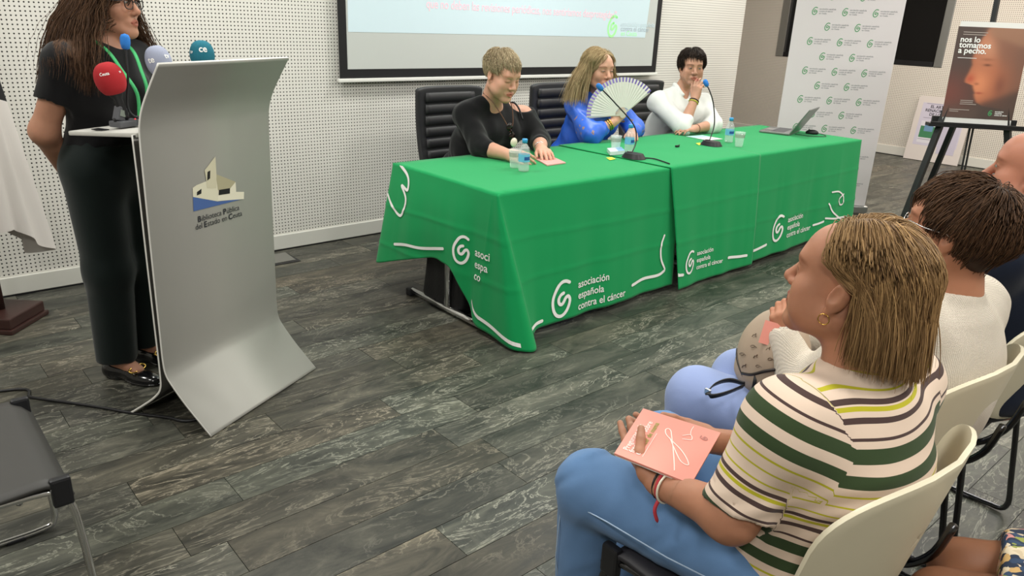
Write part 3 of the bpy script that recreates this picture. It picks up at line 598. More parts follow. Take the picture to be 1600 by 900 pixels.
class Head:
    """local axes: x right, y forward (face), z up; origin between the ears; s = scale (1 = 0.24 m chin to crown)"""
    def __init__(s, c, fwd, up=(0, 0, 1), sc=1., wide=1., lids=0., nose=1., jaw=1., full=1., brow=.55, browcol=(.35, .25, .2), lip=(.82, .5, .5), roll=0.):
        s.c = np.asarray(c, float); s.M = frame(fwd, up); s.sc = sc; s.wide = wide; s.lids = lids
        if roll: s.M = s.M@np.array([[math.cos(roll), 0, math.sin(roll)], [0, 1, 0], [-math.sin(roll), 0, math.cos(roll)]])
        s.browcol, s.lip = np.array(browcol), np.array(lip); d = Sdf(); s.d = d; W = s.P; r = lambda *a: np.array(a)*sc*np.array([wide, 1, 1]); q = sc
        M = s.M
        d.ell(W(0, -.018, .038), r(.074, .096, .083), M, .02)
        d.ell(W(0, .026, -.03), r(.060*full, .064, .082), M, .03)
        d.ell(W(0, .05, .04), r(.056, .044, .05), M, .03)
        for sx in (-1, 1):
            d.cone(W(sx*.056*jaw, -.004, -.055), W(sx*.018, .068, -.100), .020*q*full, .017*q, .03*q)
            d.ell(W(sx*.040, .058, -.026), r(.026*full, .026, .026), M, .025)
            if full > 1.03: d.ell(W(sx*.045, .045, -.06), r(.026, .03, .028), M, .025)
        d.ell(W(0, .074, -.102), r(.022, .019, .018), M, .02)
        d.cone(W(-.034, .078, .026), W(.034, .078, .026), .013*q, None, .02*q)
        for sx in (-1, 1): d.ell(W(sx*.032, .101, .006), r(.019, .014, .0125), M, .012, True)
        for sx in (-1, 1): d.ell(W(sx*.0315, .0775, .005), r(.0150, .0140, .0128), M, .006)
        d.cone(W(0, .083, .018), W(0, .107*nose, -.026), .0075*q, .0115*q, .012*q)
        d.ell(W(0, .108*nose, -.030), r(.0115, .011, .0095), M, .008)
        for sx in (-1, 1): d.ell(W(sx*.0125, .096, -.034), r(.0085, .010, .0075), M, .007)
        for sx in (-1, 1): d.ell(W(sx*.0065, .1035, -.0415), r(.0035, .004, .003), M, .003, True)
        d.ell(W(0, .080, -.066), r(.028, .018, .018), M, .015)
        d.cone(W(-.020, .0885, -.066), W(0, .0965, -.0610), .0042*q, .0058*q, .005*q); d.cone(W(.020, .0885, -.066), W(0, .0965, -.0610), .0042*q, .0058*q, .005*q)
        d.cone(W(-.017, .0885, -.0715), W(0, .0945, -.0745), .0045*q, .0066*q, .005*q); d.cone(W(.017, .0885, -.0715), W(0, .0945, -.0745), .0045*q, .0066*q, .005*q)
        d.cone(W(-.022, .0915, -.068), W(.022, .0915, -.068), .0016*q, None, .003*q, True); d.cone(W(0, .101, -.0675), W(.001, .101, -.0675), .0045*q, None, .004*q, True)
        for sx in (-1, 1):
            E = M@np.array(Matrix.Rotation(R_(-18*sx), 3, 'Z') @ Matrix.Rotation(R_(10), 3, 'X'))
            d.ell(W(sx*.079, -.008, -.004), np.array([.0095, .0175, .029])*q, E, .006)
            d.ell(W(sx*.074, .0, -.034), np.array([.008, .009, .011])*q, E, .006)
            d.ell(W(sx*.0895, -.002, .002), np.array([.0085, .0095, .017])*q, E, .004, True)
    def P(s, x, y, z): return s.c+s.M@(np.array([x*s.wide, y, z])*s.sc)
    def local(s, V): q = (V-s.c)@s.M/s.sc; q[:, 0] /= s.wide; return q
    def neck(s, base, r0=.052, r1=.062):
        s.d.cone(s.P(0, -.026, -.05), base, r0, r1, .03); return s
    def tint(s, V):
        q = s.local(V); x, y, z = q[:, 0], q[:, 1], q[:, 2]; n = len(V); c = np.ones((n, 3)); ax = np.abs(x)
        def mix(m_, col): nonlocal c; m_ = np.clip(m_, 0, 1)[:, None]; c = c*(1-m_)+np.array(col)*m_
        g = lambda d2, w_: np.exp(-d2/w_**2)
        face = (y > .03)
        mix(face*.35*g((ax-.042)**2+(z+.03)**2, .022), (1.0, .80, .76)); mix(face*.3*g(x**2+(z+.03)**2, .014), (1., .82, .78))
        lz = -.067+.0*ax; lipm = (y > .078)*(ax < .0235)*np.clip(1.25-np.abs(z-lz)/(.0128*(1-(ax/.027)**2)), 0, 1)*2; mix(lipm, s.lip)
        mix((y > .084)*(ax < .022)*g((z+.0678)**2, .0016)*.75, (.45, .22, .2))
        bz = .0255+.004*(1-((ax-.034)/.018)**2); mix((y > .05)*np.clip(1.4-np.abs(z-bz)/.0042, 0, 1)*np.clip((.024-np.abs(ax-.034))/.006, 0, 1)*.8, s.browcol)
        lid = s.lids; ez = .004-.006*lid
        mix((y > .06)*np.clip(1.5-np.abs(z-(ez+.0065*(1-lid)*(1-((ax-.0315)/.016)**2)))/.0016, 0, 1)*(np.abs(ax-.0315) < .0155)*.75, (.25, .17, .14))
        mix((y > .06)*.28*g((ax-.0315)**2*.6+(z-.003)**2, .014), (.80, .64, .60))
        return c
    def eyes(s, parent, off, white='8d837a', iris='3a2a1e', look=(0, 0)):
        if s.lids > .7: return
        for sx in (-1, 1):
            c = s.P(sx*.0315, .0805, .0045-.001*s.lids); op = .0040*(1-.75*s.lids); q = MB(); rows = []
            # almond-shaped visible white, iris and pupil as small caps
            def cap(cx, cz, rx, rz, lift, n=14): return [s.P(sx*.0315*1+cx+rx*math.cos(a), .0805+.0122+lift-.5*((cx+rx*math.cos(a))**2+(cz+rz*math.sin(a))**2)/.0135, .0045+cz+rz*math.sin(a))-off for a in [2*math.pi*j/n for j in range(n)]]
            for mi, (cx, cz, rx, rz, lf) in enumerate(((0, 0, .0125, op, .0), (look[0], look[1], min(.0058, op*1.05), min(.0058, op), .0006), (look[0], look[1], .0025, min(.0025, op*.8), .0009))):
                q.cur = mi; ring = cap(cx, cz, rx, rz, lf); ring2 = cap(cx, cz, rx*.5, rz*.5, lf+.0004); k = len(ring); q.add(ring+ring2, [(j, (j+1) % k, k+(j+1) % k, k+j) for j in range(k)]+[tuple(range(k, 2*k))])
            q.build('eye', [mat('eye_white_'+white, white, .25), mat('iris_'+iris, iris, .2), mat('pupil', '0b0908', .15)], parent, True)
def hand(d, wrist, fwd, palm_n, side, sc=1., curl=(.5, .5, .5, .5), spread=.06, thumb=(.5, .3), k=.005, tcurl=.35):
    """adds palm, four fingers and a thumb to the field. fwd: wrist->knuckles, palm_n: out of the palm, side=+1 when the thumb is on fwd x palm_n"""
    f = unit(fwd); n = unit(np.asarray(palm_n, float)-f*np.dot(f, palm_n)); a = np.cross(f, n)*side; w0 = np.asarray(wrist, float); q = sc
    P = lambda x, y, z: w0+(a*x+f*y+n*z)*q
    d.cone(P(0, -.01, 0), P(0, .02, 0), .025*q, .027*q, .012, flat=(n, .72))
    kn = []
    for i, x in enumerate((.029, .0095, -.0095, -.027)):
        kx = P(x, (.086, .09, .086, .078)[i], -.003); kn.append(kx); d.cone(P(x*.6, .018, 0), kx, .0145*q, .0105*q, .012)
    d.ell(P(.018, .035, .010), np.array([.019, .03, .013])*q, np.stack([a, f, n], 1), .012); d.ell(P(-.02, .04, .008), np.array([.014, .032, .011])*q, np.stack([a, f, n], 1), .012)
    tips = []
    for i in range(4):
        L3 = np.array([(.042, .025, .021), (.046, .029, .022), (.043, .027, .021), (.033, .020, .019)][i])*q; r = np.array([(.0092, .0083, .0075), (.0095, .0085, .0076), (.0092, .0082, .0073), (.0082, .0074, .0066)][i])*q
        sp = spread*(1.5-i); dr = unit(f+a*sp); p = kn[i]; an = 0.
        for j in range(3):
            an += curl[i]*(.75, 1.0, .7)[j]; v = dr*math.cos(an)+n*math.sin(an); p2 = p+v*L3[j]; d.cone(p, p2, r[j]*1.04, r[j]*.94, k); p = p2
        tips.append(p)
    t0 = P(.024, .018, .006); ta, tb = thumb; dr = unit(f*math.cos(ta)+a*math.sin(ta)+n*tb); t1 = t0+dr*.040*q; d.cone(t0, t1, .0155*q, .0115*q, .01)
    dr2 = unit(dr*math.cos(tcurl)+unit(f*.8-a*.6+n*.3)*math.sin(tcurl)); t2 = t1+dr2*.032*q; d.cone(t1, t2, .011*q, .0095*q, .005); t3 = t2+unit(dr2+.25*f)*.024*q; d.cone(t2, t3, .0098*q, .0078*q, .005); tips.append(t3)
    return tips
def strands(pts, rad, sides=3, tip=.25, off=(0, 0, 0)):
    """pts: (n, m, 3) polylines -> V, F, per-vertex strand value"""
    n, m_, _ = pts.shape; T_ = np.gradient(pts, axis=1); T_ /= np.linalg.norm(T_, axis=2, keepdims=True)+1e-9
    ref = np.zeros_like(T_); ref[..., 2] = 1; par = np.abs(T_[..., 2]) > .93; ref[par] = (1, 0, 0)
    A = np.cross(T_, ref); A /= np.linalg.norm(A, axis=2, keepdims=True)+1e-9; B = np.cross(T_, A)
    prof = np.interp(np.linspace(0, 1, m_), [0, .15, .7, 1], [.7, 1, .9, tip]); rr = (np.asarray(rad).reshape(-1, 1) if np.ndim(rad) else np.full((n, 1), rad))*prof[None]
    V = np.stack([pts+rr[..., None]*(math.cos(q)*A+math.sin(q)*B) for q in [2*math.pi*j/sides for j in range(sides)]], 2)  # n,m,s,3
    base = (np.arange(n)[:, None, None]*m_*sides+np.arange(m_-1)[None, :, None]*sides); j = np.arange(sides)[None, None]; j2 = (j+1) % sides
    F = np.stack([base+j, base+j2, base+sides+j2, base+sides+j], -1).reshape(-1, 4)
    return V.reshape(-1, 3), F
def hair_mat(name, dark, light, rough=.6):
    if name in MATS: return MATS[name]
    M = bpy.data.materials.new(name); M.use_nodes = True; N = M.node_tree.nodes; L = M.node_tree.links; b = N['Principled BSDF']; MATS[name] = M
    at = N.new('ShaderNodeAttribute'); at.attribute_name = 'strand'; r = N.new('ShaderNodeValToRGB'); r.color_ramp.elements[0].color = lin(dark); r.color_ramp.elements[1].color = lin(light); L.new(at.outputs['Fac'], r.inputs[0]); L.new(r.outputs[0], b.inputs['Base Color'])
    b.inputs['Roughness'].default_value = rough; b.inputs['Specular IOR Level'].default_value = .2; return M
def grow(h, roots, d0, steps, step, grav, colliders=(), lift=1.03, wave=(0, 0), seed=0, drift=None, hug=.5, hugz=-.03):
    """roots in head-local metres (n,3); integrates strands that hug the skull, fall with gravity and keep out of the colliders (world capsules)"""
    rg = np.random.default_rng(seed); p = roots.copy(); d = d0/np.linalg.norm(d0, axis=1, keepdims=True); out = [p.copy()]; n = len(p); gl = h.M.T@np.array([0, 0, -1.])
    C_, Rr = np.array([0, -.018, .038]), np.array([.074, .096, .083])*(lift[:, None] if np.ndim(lift) else lift); C2, R2_ = np.array([0, .022, -.03]), np.array([.064, .066, .082])
    ph = roots@np.array([42., 55., 24.])+.7*rg.random(n); jit = rg.normal(0, 1, (n, 3))
    for k in range(steps):
        g = grav*(k+1)/steps if grav < 10 else 1; d = d+gl*g+jit*.02
        e = (p-C_)/Rr; l = np.linalg.norm(e, axis=1, keepdims=True); nn = e/l/Rr; nn /= np.linalg.norm(nn, axis=1, keepdims=True); d = d-nn*hug*np.clip((l-1)*12, 0, 1)*np.clip((p[:, 2:3]-hugz)/.03, 0, 1)
        if drift is not None: d = d+drift(p, k/steps)
        d /= np.linalg.norm(d, axis=1, keepdims=True)
        wv = wave[0]*np.sin(k*float(np.mean(step))*wave[1]+ph)[:, None]*np.cross(d, p/np.linalg.norm(p, axis=1, keepdims=True)) if wave[0] else 0
        p = p+(d+wv)*step
        for (c, r) in ((C_, Rr), (C2, R2_)):
            e = (p-c)/r; l = np.linalg.norm(e, axis=1); ins = l < 1
            if ins.any():
                r_ = r[ins] if r.ndim == 2 else r; e2 = e[ins]/l[ins][:, None]; p[ins] = c+e2*r_; nn = e2/r_; nn /= np.linalg.norm(nn, axis=1, keepdims=True); dd = (d[ins]*nn).sum(1, keepdims=True); d[ins] = d[ins]-np.minimum(dd, 0)*nn
        if len(colliders):
            W = h.c+(p*h.sc*[h.wide, 1, 1])@h.M.T
            for (a, b, ra, rb) in colliders:
                ba = b-a; t = np.clip(((W-a)@ba)/(ba@ba), 0, 1); q = W-a-t[:, None]*ba; l = np.linalg.norm(q, axis=1); rr = ra+(rb-ra)*t; ins = l < rr
                if ins.any(): W[ins] += q[ins]/l[ins][:, None]*(rr[ins]-l[ins])[:, None]
            p = (W-h.c)@h.M/h.sc/[h.wide, 1, 1]
        out.append(p.copy())
    L_ = np.stack(out, 1)
    return h.c+(L_*h.sc*[h.wide, 1, 1])@h.M.T
def scalp(n, seed, ok):
    """random points on the skull ellipsoid for which ok(unit dir (n,3)) holds"""
    rg = np.random.default_rng(seed); u = rg.normal(size=(n*6, 3)); u /= np.linalg.norm(u, axis=1, keepdims=True); u = u[ok(u)][:n]
    return np.array([0, -.018, .038])+u*np.array([.075, .097, .084]), u
def hair_mesh(name, parts_, m_, off, caps=()):
    """parts_: list of (polylines, radius, sides); caps: (V,Q) volumes below the strands"""
    Vs, Fs, S_, k = [], [], [], 0; rg = np.random.default_rng(3)
    for pts, rad in parts_:
        V, F = strands(pts, rad); n, mm, _ = pts.shape; val = np.clip(rg.normal(.5, .22, n), 0, 1); S_.append(np.repeat(val, mm*3)); Vs.append(V); Fs.append(F+k); k += len(V)
    for V, Q in caps: Vs.append(V); Fs.append(Q+k); S_.append(np.full(len(V), .1)); k += len(V)
    S_ = np.concatenate(S_); return np_mesh(name, [(np.concatenate(Vs), np.concatenate(Fs))], m_, True, {'strand': lambda V: S_}, off, 0)
# ------------------------------------------------------------------ shared person pieces
def torso(pel, chest, fwd, hipw=.17, waist=.14, chw=.165, dep=.115, bust=.06, shl=None, shr=None, belly=0., bustz=.0):
    d = Sdf(); up = unit(chest-pel); M = frame(fwd, up); f = M[:, 1]; r = M[:, 0]; mid = pel*.5+chest*.5; u = M[:, 2]
    d.ell(pel, (hipw, dep*1.15, .13), M, .04); d.ell(mid+f*belly*.3, (waist, dep+belly*.5, .17), M, .05); d.ell(chest-u*.02, (chw, dep, .16), M, .05)
    if belly: d.ell(pel*.7+chest*.3+f*belly*.8, (waist*.9, dep*.9, .11), M, .06)
    for s in (-1, 1):
        if bust: d.ell(chest+f*(dep*.62)+r*s*.075-u*(.035+bustz), (bust*1.15, bust, bust*1.1), M, .04)
    if shl is not None: d.cone(chest+u*.075-r*.05, shl, .062, .052, .05); d.cone(chest+u*.075+r*.05, shr, .062, .052, .05)
    return d, M
def arm(d, sh, el, wr, r=(.05, .043, .035, .025), k=.03): d.cone(sh, el, r[0], r[1], k); d.cone(el, wr, r[2]*1.12, r[3], k); return d
def body_mesh(name, d, vx, fine, m_, tint, off):
    V, Q = d.mesh(vx); out = []
    for lo, hi, v2 in fine:
        ins = np.all((V > lo+vx*1.2) & (V < hi-vx*1.2), 1); Q = Q[~ins[Q].all(1)]
        out.append(d.mesh(v2, lo, hi))
    return np_mesh(name, [(V, Q)]+out, m_, True, {'tint': tint}, off)
def around(c, r): c = np.asarray(c, float); return (c-r, c+r)
def clothing(name, d, vx, m_, parent, off, disp=None, attrs=None, relax_it=1, label=None):
    return link(name, np_mesh(name, [d.mesh(vx, disp=disp)], m_, True, attrs, off, relax_it), parent, label)
def folds(freq, amp, seed=0, dirs=None):
    rg = np.random.default_rng(seed); D = rg.normal(size=(5, 3)) if dirs is None else np.asarray(dirs, float); D = D/np.linalg.norm(D, axis=1, keepdims=True)*np.array([1, 1.6, .7, 2.3, 1.2][:len(D)])[:, None]*freq; ph = rg.random(len(D))*6.28
    def f(P):
        w_ = .05*np.sin(P@D[0]*.7+1)[:, None]; s = 0
        for i in range(len(D)): s = s+np.sin((P+w_)@D[i]+ph[i])/len(D)
        return amp*s
    return f
def fabric(name, col, rough=.85, bump=(400, .2, .0015), var=.06, sheen=.15, spec=.2): return mat(name, col, rough, spec=spec, bump=bump, var=var, sheen=sheen)
def off_of(t): return np.array(t.location)
def small(parent, t, name, q, m_, smooth=True, label=None):
    o = off_of(t); q.v = [tuple(np.array(p)-o) for p in q.v]; return q.build(name, m_, parent, smooth, label)
def ring_pts(c, ax, r, n=20, a0=0, a1=2*math.pi, ell=(1, 1), ref=(0, 0, 1)):
    ax = unit(ax); a = unit(np.cross(ax, ref)) if abs(np.dot(ax, unit(ref))) < .95 else unit(np.cross(ax, (1, 0, 0))); b = np.cross(ax, a)
    return [np.asarray(c)+r*(math.cos(q)*a*ell[0]+math.sin(q)*b*ell[1]) for q in np.linspace(a0, a1, n)]
def bracelet(parent, t, c, ax, r, th, m_, name='bracelet', label=None, ell=(1, 1)):
    q = MB(); q.tube(ring_pts(c, ax, r, 24, ell=ell), th, 6, False); return small(parent, t, name, q, m_, True, label)
def shoe(parent, t, heel, toe, m_, w_=.042, h=.06, name='shoe', sole=None):
    heel, toe = np.array(heel, float), np.array(toe, float); f = unit(toe-heel); L_ = np.linalg.norm(toe-heel); d = Sdf(); up = V3(0, 0, 1); M = frame(f)
    d.cone(heel+f*.03+up*.035, heel+f*L_*.5+up*.035, .034, .032, .03); d.ell(heel+f*(L_-.075)+up*.022, (w_, .085, .03), M, .03); d.ell(heel+f*.045+up*.03, (.034, .05, .04), M, .03); d.cut((0, 0, .008), (0, 0, 1))
    o = clothing(name, d, .005, m_, parent, off_of(t)); s = Sdf(); s.ell(heel+f*(L_-.08)+up*.008, (w_+.002, .09, .011), M, .02); s.ell(heel+f*.05+up*.008, (.037, .055, .011), M, .02); s.cone(heel+f*.05+up*.008, heel+f*(L_-.08)+up*.008, .01, .01, .03); s.cut((0, 0, .0012), (0, 0, 1))
    clothing('sole', s, .005, sole or m_, o, off_of(t)); return o
def stripes_mat(name, stops):
    M = bpy.data.materials.new(name); M.use_nodes = True; N = M.node_tree.nodes; L = M.node_tree.links; b = N['Principled BSDF']; b.inputs['Roughness'].default_value = .85; b.inputs['Specular IOR Level'].default_value = .15; b.inputs['Sheen Weight'].default_value = .1
    at = N.new('ShaderNodeAttribute'); at.attribute_name = 'stripe'; fr = N.new('ShaderNodeMath'); fr.operation = 'FRACT'; L.new(at.outputs['Fac'], fr.inputs[0]); r = N.new('ShaderNodeValToRGB'); L.new(fr.outputs[0], r.inputs[0]); cr = r.color_ramp; cr.interpolation = 'CONSTANT'
    while len(cr.elements) < len(stops): cr.elements.new(.5)
    for i, (p, c) in enumerate(stops): cr.elements[i].position = p; cr.elements[i].color = lin(c)
    L.new(r.outputs[0], b.inputs['Base Color']); n = N.new('ShaderNodeTexNoise'); n.inputs['Scale'].default_value = 500; bp = N.new('ShaderNodeBump'); bp.inputs['Strength'].default_value = .2; bp.inputs['Distance'].default_value = .001; L.new(n.outputs[0], bp.inputs['Height']); L.new(bp.outputs[0], b.inputs['Normal']); return M
def seg_d(P, a, b): ba = b-a; t = np.clip(((P-a)@ba)/(ba@ba), 0, 1); return np.linalg.norm(P-a-t[:, None]*ba, axis=1), t*np.linalg.norm(ba)
def crown_dirs(u, roots, crown=(0, -.035, .12)):
    d = roots-np.array(crown); nn = u/np.array([.075, .097, .084]); nn /= np.linalg.norm(nn, axis=1, keepdims=True); d = d-(d*nn).sum(1, keepdims=True)*nn; return d+1e-4
M_gold = mat('gold', 'd8b25a', .25, 1.); M_silver = mat('silver', 'cfcfcf', .25, 1.); M_pearl = mat('pearl', 'e8e0cc', .25); M_glass = mat('lens_glass', 'ffffff', .05, trans=1., alpha=.25, spec=.5)

# ================================================================== audience: woman in the striped top
def woman_striped():
    t = thing('person', 'woman with brown bob and striped top seated holding a pink booklet', 'person', (1.29, .55, 0)); o = off_of(t)
    pel, chest, nk = V3(1.30, .54, .555), V3(1.30, .49, .80), V3(1.29, .495, .975); fwd = V3(-.03, 1, 0)
    shl, shr = V3(1.135, .535, .885), V3(1.465, .485, .885); ell, wrl = V3(1.065, .575, .695), V3(1.075, .745, .670); elr, wrr = V3(1.50, .58, .64), V3(1.265, .75, .69)
    kl, kr = V3(1.135, .965, .515), V3(1.40, .98, .52); al, ar = V3(1.17, 1.0, .09), V3(1.40, 1.02, .09); hl, hr = V3(1.20, .56, .53), V3(1.40, .56, .53)
    h = Head((1.275, .535, 1.105), (-.10, 1, .16), sc=.98, nose=1.0, full=1.06, browcol=(.5, .38, .3)); h.neck(V3(1.285, .50, .955), .05, .062)
    T_, M = torso(pel, chest, fwd, .19, .165, .175, .125, .06, shl, shr, .05)
    arms = Sdf(); arms.cone(shl, ell, .052, .048, .03); arms.cone(shr, elr, .052, .048, .03)
    fore = Sdf(); fore.cone(ell, wrl, .044, .027, .03); fore.cone(elr, wrr, .044, .027, .03)
    legs = Sdf()
    for a, b, c in ((hl, kl, al), (hr, kr, ar)): legs.cone(a, b, .092, .066, .05); legs.cone(b, c, .062, .045, .03); legs.ell(b-V3(0, .06, -.0), (.06, .09, .055), None, .04)
    d = Sdf().ext(h.d).ext(T_).ext(arms).ext(fore).ext(legs)
    hand(d, wrl, (.55, .85, .10), (.1, -.1, 1), -1, 1., (.14, .14, .16, .2), .05, (.35, .85), tcurl=.9); hand(d, wrr, (-.55, .8, -.05), (0, -.1, 1), 1, 1., (.2, .2, .2, .2), .05, (.3, .2))
    link('body', body_mesh('body', d, .008, [(*around(h.c, .15), .0026), (*around(wrl+V3(0, .07, .02), .13), .003), (*around(wrr+V3(-.05, .07, .02), .13), .003)], skin_mat('skin_striped', 'ad795e'), h.tint, o), t)
    # striped top: three-quarter sleeves
    st = Sdf(); st.cone(shl, ell, .064, .064, .035); st.cone(shr, elr, .064, .064, .035)
    for e_, s_ in ((ell, shl), (elr, shr)):      # the sleeves end just short of the elbow
        ax = unit(e_-s_); st.cone(e_-ax*.035, e_+ax*.12, .054, .056, .004, True); st.box(e_+ax*.085, (.085, .085, .095), frame(V3(0, 1, 0) if abs(ax[1]) < .8 else V3(1, 0, 0), ax), .004, .004, True)
    st.ext(T_.inflate(.014)); st.cone(shl-V3(.0, 0, .03), chest-V3(.08, 0, .0), .066, .09, .05); st.cone(nk-V3(0, 0, .055), nk-V3(0, 0, .03), .085, .068, .04)
    st.ell(nk+V3(0, .02, .045), (.074, .078, .075), None, .012, True); st.ell(V3(1.30, .56, .39), (.25, .3, .07), None, .02, True)
    fo = folds(30, .0062, 5, [(0, .3, 1), (.3, 0, 1), (1, .2, .6), (.2, 1, .8), (0, 0, 1)])
    up = M[:, 2]
    def stripe(V):
        dl, tl_ = seg_d(V, shl, ell); dr, tr_ = seg_d(V, shr, elr); tc = .975-(V-nk)@up*1.0; tor = -((V-nk)@up)
        isl = (dl < np.where(tl_ < .09, .12, .071)) & ((V-shl)@unit(V3(-1, .1, -.2)) > -.025); isr = (dr < np.where(tr_ < .09, .12, .071)) & ((V-shr)@unit(V3(1, 0, -.2)) > -.025)
        tl_ = (V-shl)@unit(ell-shl); tr_ = (V-shr)@unit(elr-shr)
        val = tor-.025+.008*np.sin(V[:, 0]*9); val = np.where(isl, tl_+.09, val); val = np.where(isr, tr_+.09, val); return val/.205+10
    CR, BR_, YE, GR = 'd9c3b0', '4b3a37', 'b3ac2a', '36462b'
    stops = [(0, BR_), (.035, CR), (.045, YE), (.078, CR), (.115, BR_), (.16, CR), (.255, BR_), (.28, CR), (.335, GR), (.45, CR), (.54, GR), (.65, CR), (.722, YE), (.74, CR), (.83, YE), (.846, CR), (.935, YE), (.952, CR)]
    clothing('striped_top', st, .0048, stripes_mat('striped_jersey', stops), t, o, fo, {'stripe': stripe})
    jn = Sdf(); jn.ell(pel-V3(0, -.02, .02), (.20, .155, .125), None, .05)
    for a, b, c in ((hl, kl, al), (hr, kr, ar)): jn.cone(a, b, .103, .079, .05); jn.cone(b, c, .076, .062, .03); jn.ell(b-V3(0, .05, -.0), (.068, .10, .062), None, .04)
    jn.cut((0, 0, .10), (0, 0, 1)); dn = mat('denim', '5e7fa8', .85, spec=.2, bump=(900, .35, .001), var=.22, sheen=.1)
    jo = clothing('jeans', jn, .007, dn, t, o, folds(38, .004, 9, [(0, .8, .6), (.2, 1, .3), (0, .5, 1), (.5, .4, .7), (0, 1, 1)]))
    q = MB(); q.tube([kl+V3(-.079, -.42, .04), kl+V3(-.086, -.28, .025), kl+V3(-.083, -.12, .012), kl+V3(-.077, -.02, -.005), kl+V3(-.066, .03, -.06), kl+V3(-.055, .045, -.2), al+V3(-.055, .01, .06)], .0016, 5); small(jo, t, 'side_seam', q, mat('seam_thread', '9fb4cc', .8))
    for a_, f_ in ((al, V3(-.1, 1, 0)), (ar, V3(.1, 1, 0))): shoe(t, t, (a_[0], a_[1]-.06, 0), tuple(np.array((a_[0], a_[1]-.06, 0))+unit(f_)*.245), mat('white_trainer', 'd6d2cb', .6))
    # bob, combed from the crown and tucked behind the ears
    ok = lambda u: ~((u[:, 1] > .62) & (u[:, 2] < .72)) & ~((u[:, 1] > .34) & (u[:, 2] < .42)) & ~((u[:, 1] > -.05) & (u[:, 2] < .12)) & (u[:, 2] > -.62)
    ro, u = scalp(7600, 4, ok); d0 = crown_dirs(u, ro, (.0, .03, .118)); fr_ = (u[:, 1] > .0); d0[:, 1] = np.where(fr_, np.minimum(d0[:, 1], -.01), d0[:, 1]); d0[:, 0] += np.where(fr_, .03*np.sign(ro[:, 0]), 0)
    drift = lambda p, k: np.stack([0*p[:, 0], np.where((p[:, 1] > -.022) & (p[:, 2] < .06), -1.1, 0), 0*p[:, 0]], 1)
    col = [(nk-V3(0, 0, .1), nk, .07, .058), (nk-V3(0, 0, .02), shl+V3(.02, 0, .01), .07, .07), (nk-V3(0, 0, .02), shr+V3(-.02, 0, .01), .07, .07)]
    rg = np.random.default_rng(1); L_ = ((ro[:, 2]+.100)*1.20+.02*np.clip(ro[:, 1], -.02, .03)/.03+rg.normal(0, .008, len(ro)))[:, None]
    S = grow(h, ro, d0, 15, L_/15, .6, col, 1.05+.15*rg.random(len(ro))**.7, (.07, 60), 2, drift, .40, .018)
    cap = Sdf(); cap.ell(h.P(0, -.022, .042), np.array([.0765, .0985, .0855])*h.sc, h.M, .02); cap.ell(h.P(0, -.055, -.02), np.array([.072, .058, .075])*h.sc, h.M, .03); cap.ell(h.P(0, .075, -.015), np.array([.12, .072, .075]), h.M, .012, True); cap.box(h.P(0, .04, -.12), (.13, .075, .14), h.M, .01, .012, True)
    link('hair', hair_mesh('hair', [(S, np.random.default_rng(2).uniform(.0006, .0013, len(S)))], hair_mat('hair_caramel', '523a24', 'a8865a'), o, [cap.mesh(.005)]), t)
    ea = h.P(-.083, .003, -.040); q = MB(); q.tube(ring_pts(ea-V3(0, 0, .008), h.M[:, 0], .0095, 18), .0009, 6, False); small(t, t, 'earring', q, M_gold)
    ax = unit(wrl-ell)
    bracelet(t, t, wrl-ax*.022, ax, .031, .0035, mat('red_cord', 'b8353f', .7), 'bracelet', 'red cord bracelet'); bracelet(t, t, wrl-ax*.012, ax, .0305, .0022, M_black, 'bracelet', 'black cord bracelet'); bracelet(t, t, wrl-ax*.030, ax+V3(.1, 0, .1), .0335, .0024, M_pearl, 'bracelet', 'pale bead bracelet')
    q = MB(); q.tube(catmull([wrl-ax*.022+V3(-.02, .0, -.022), wrl-ax*.022+V3(-.033, -.002, -.04), wrl-ax*.02+V3(-.03, -.012, -.065)], 5), [.004]*10+[.0015], 6); small(t, t, 'bracelet_tail', q, mat('red_cord'))
    return t, h

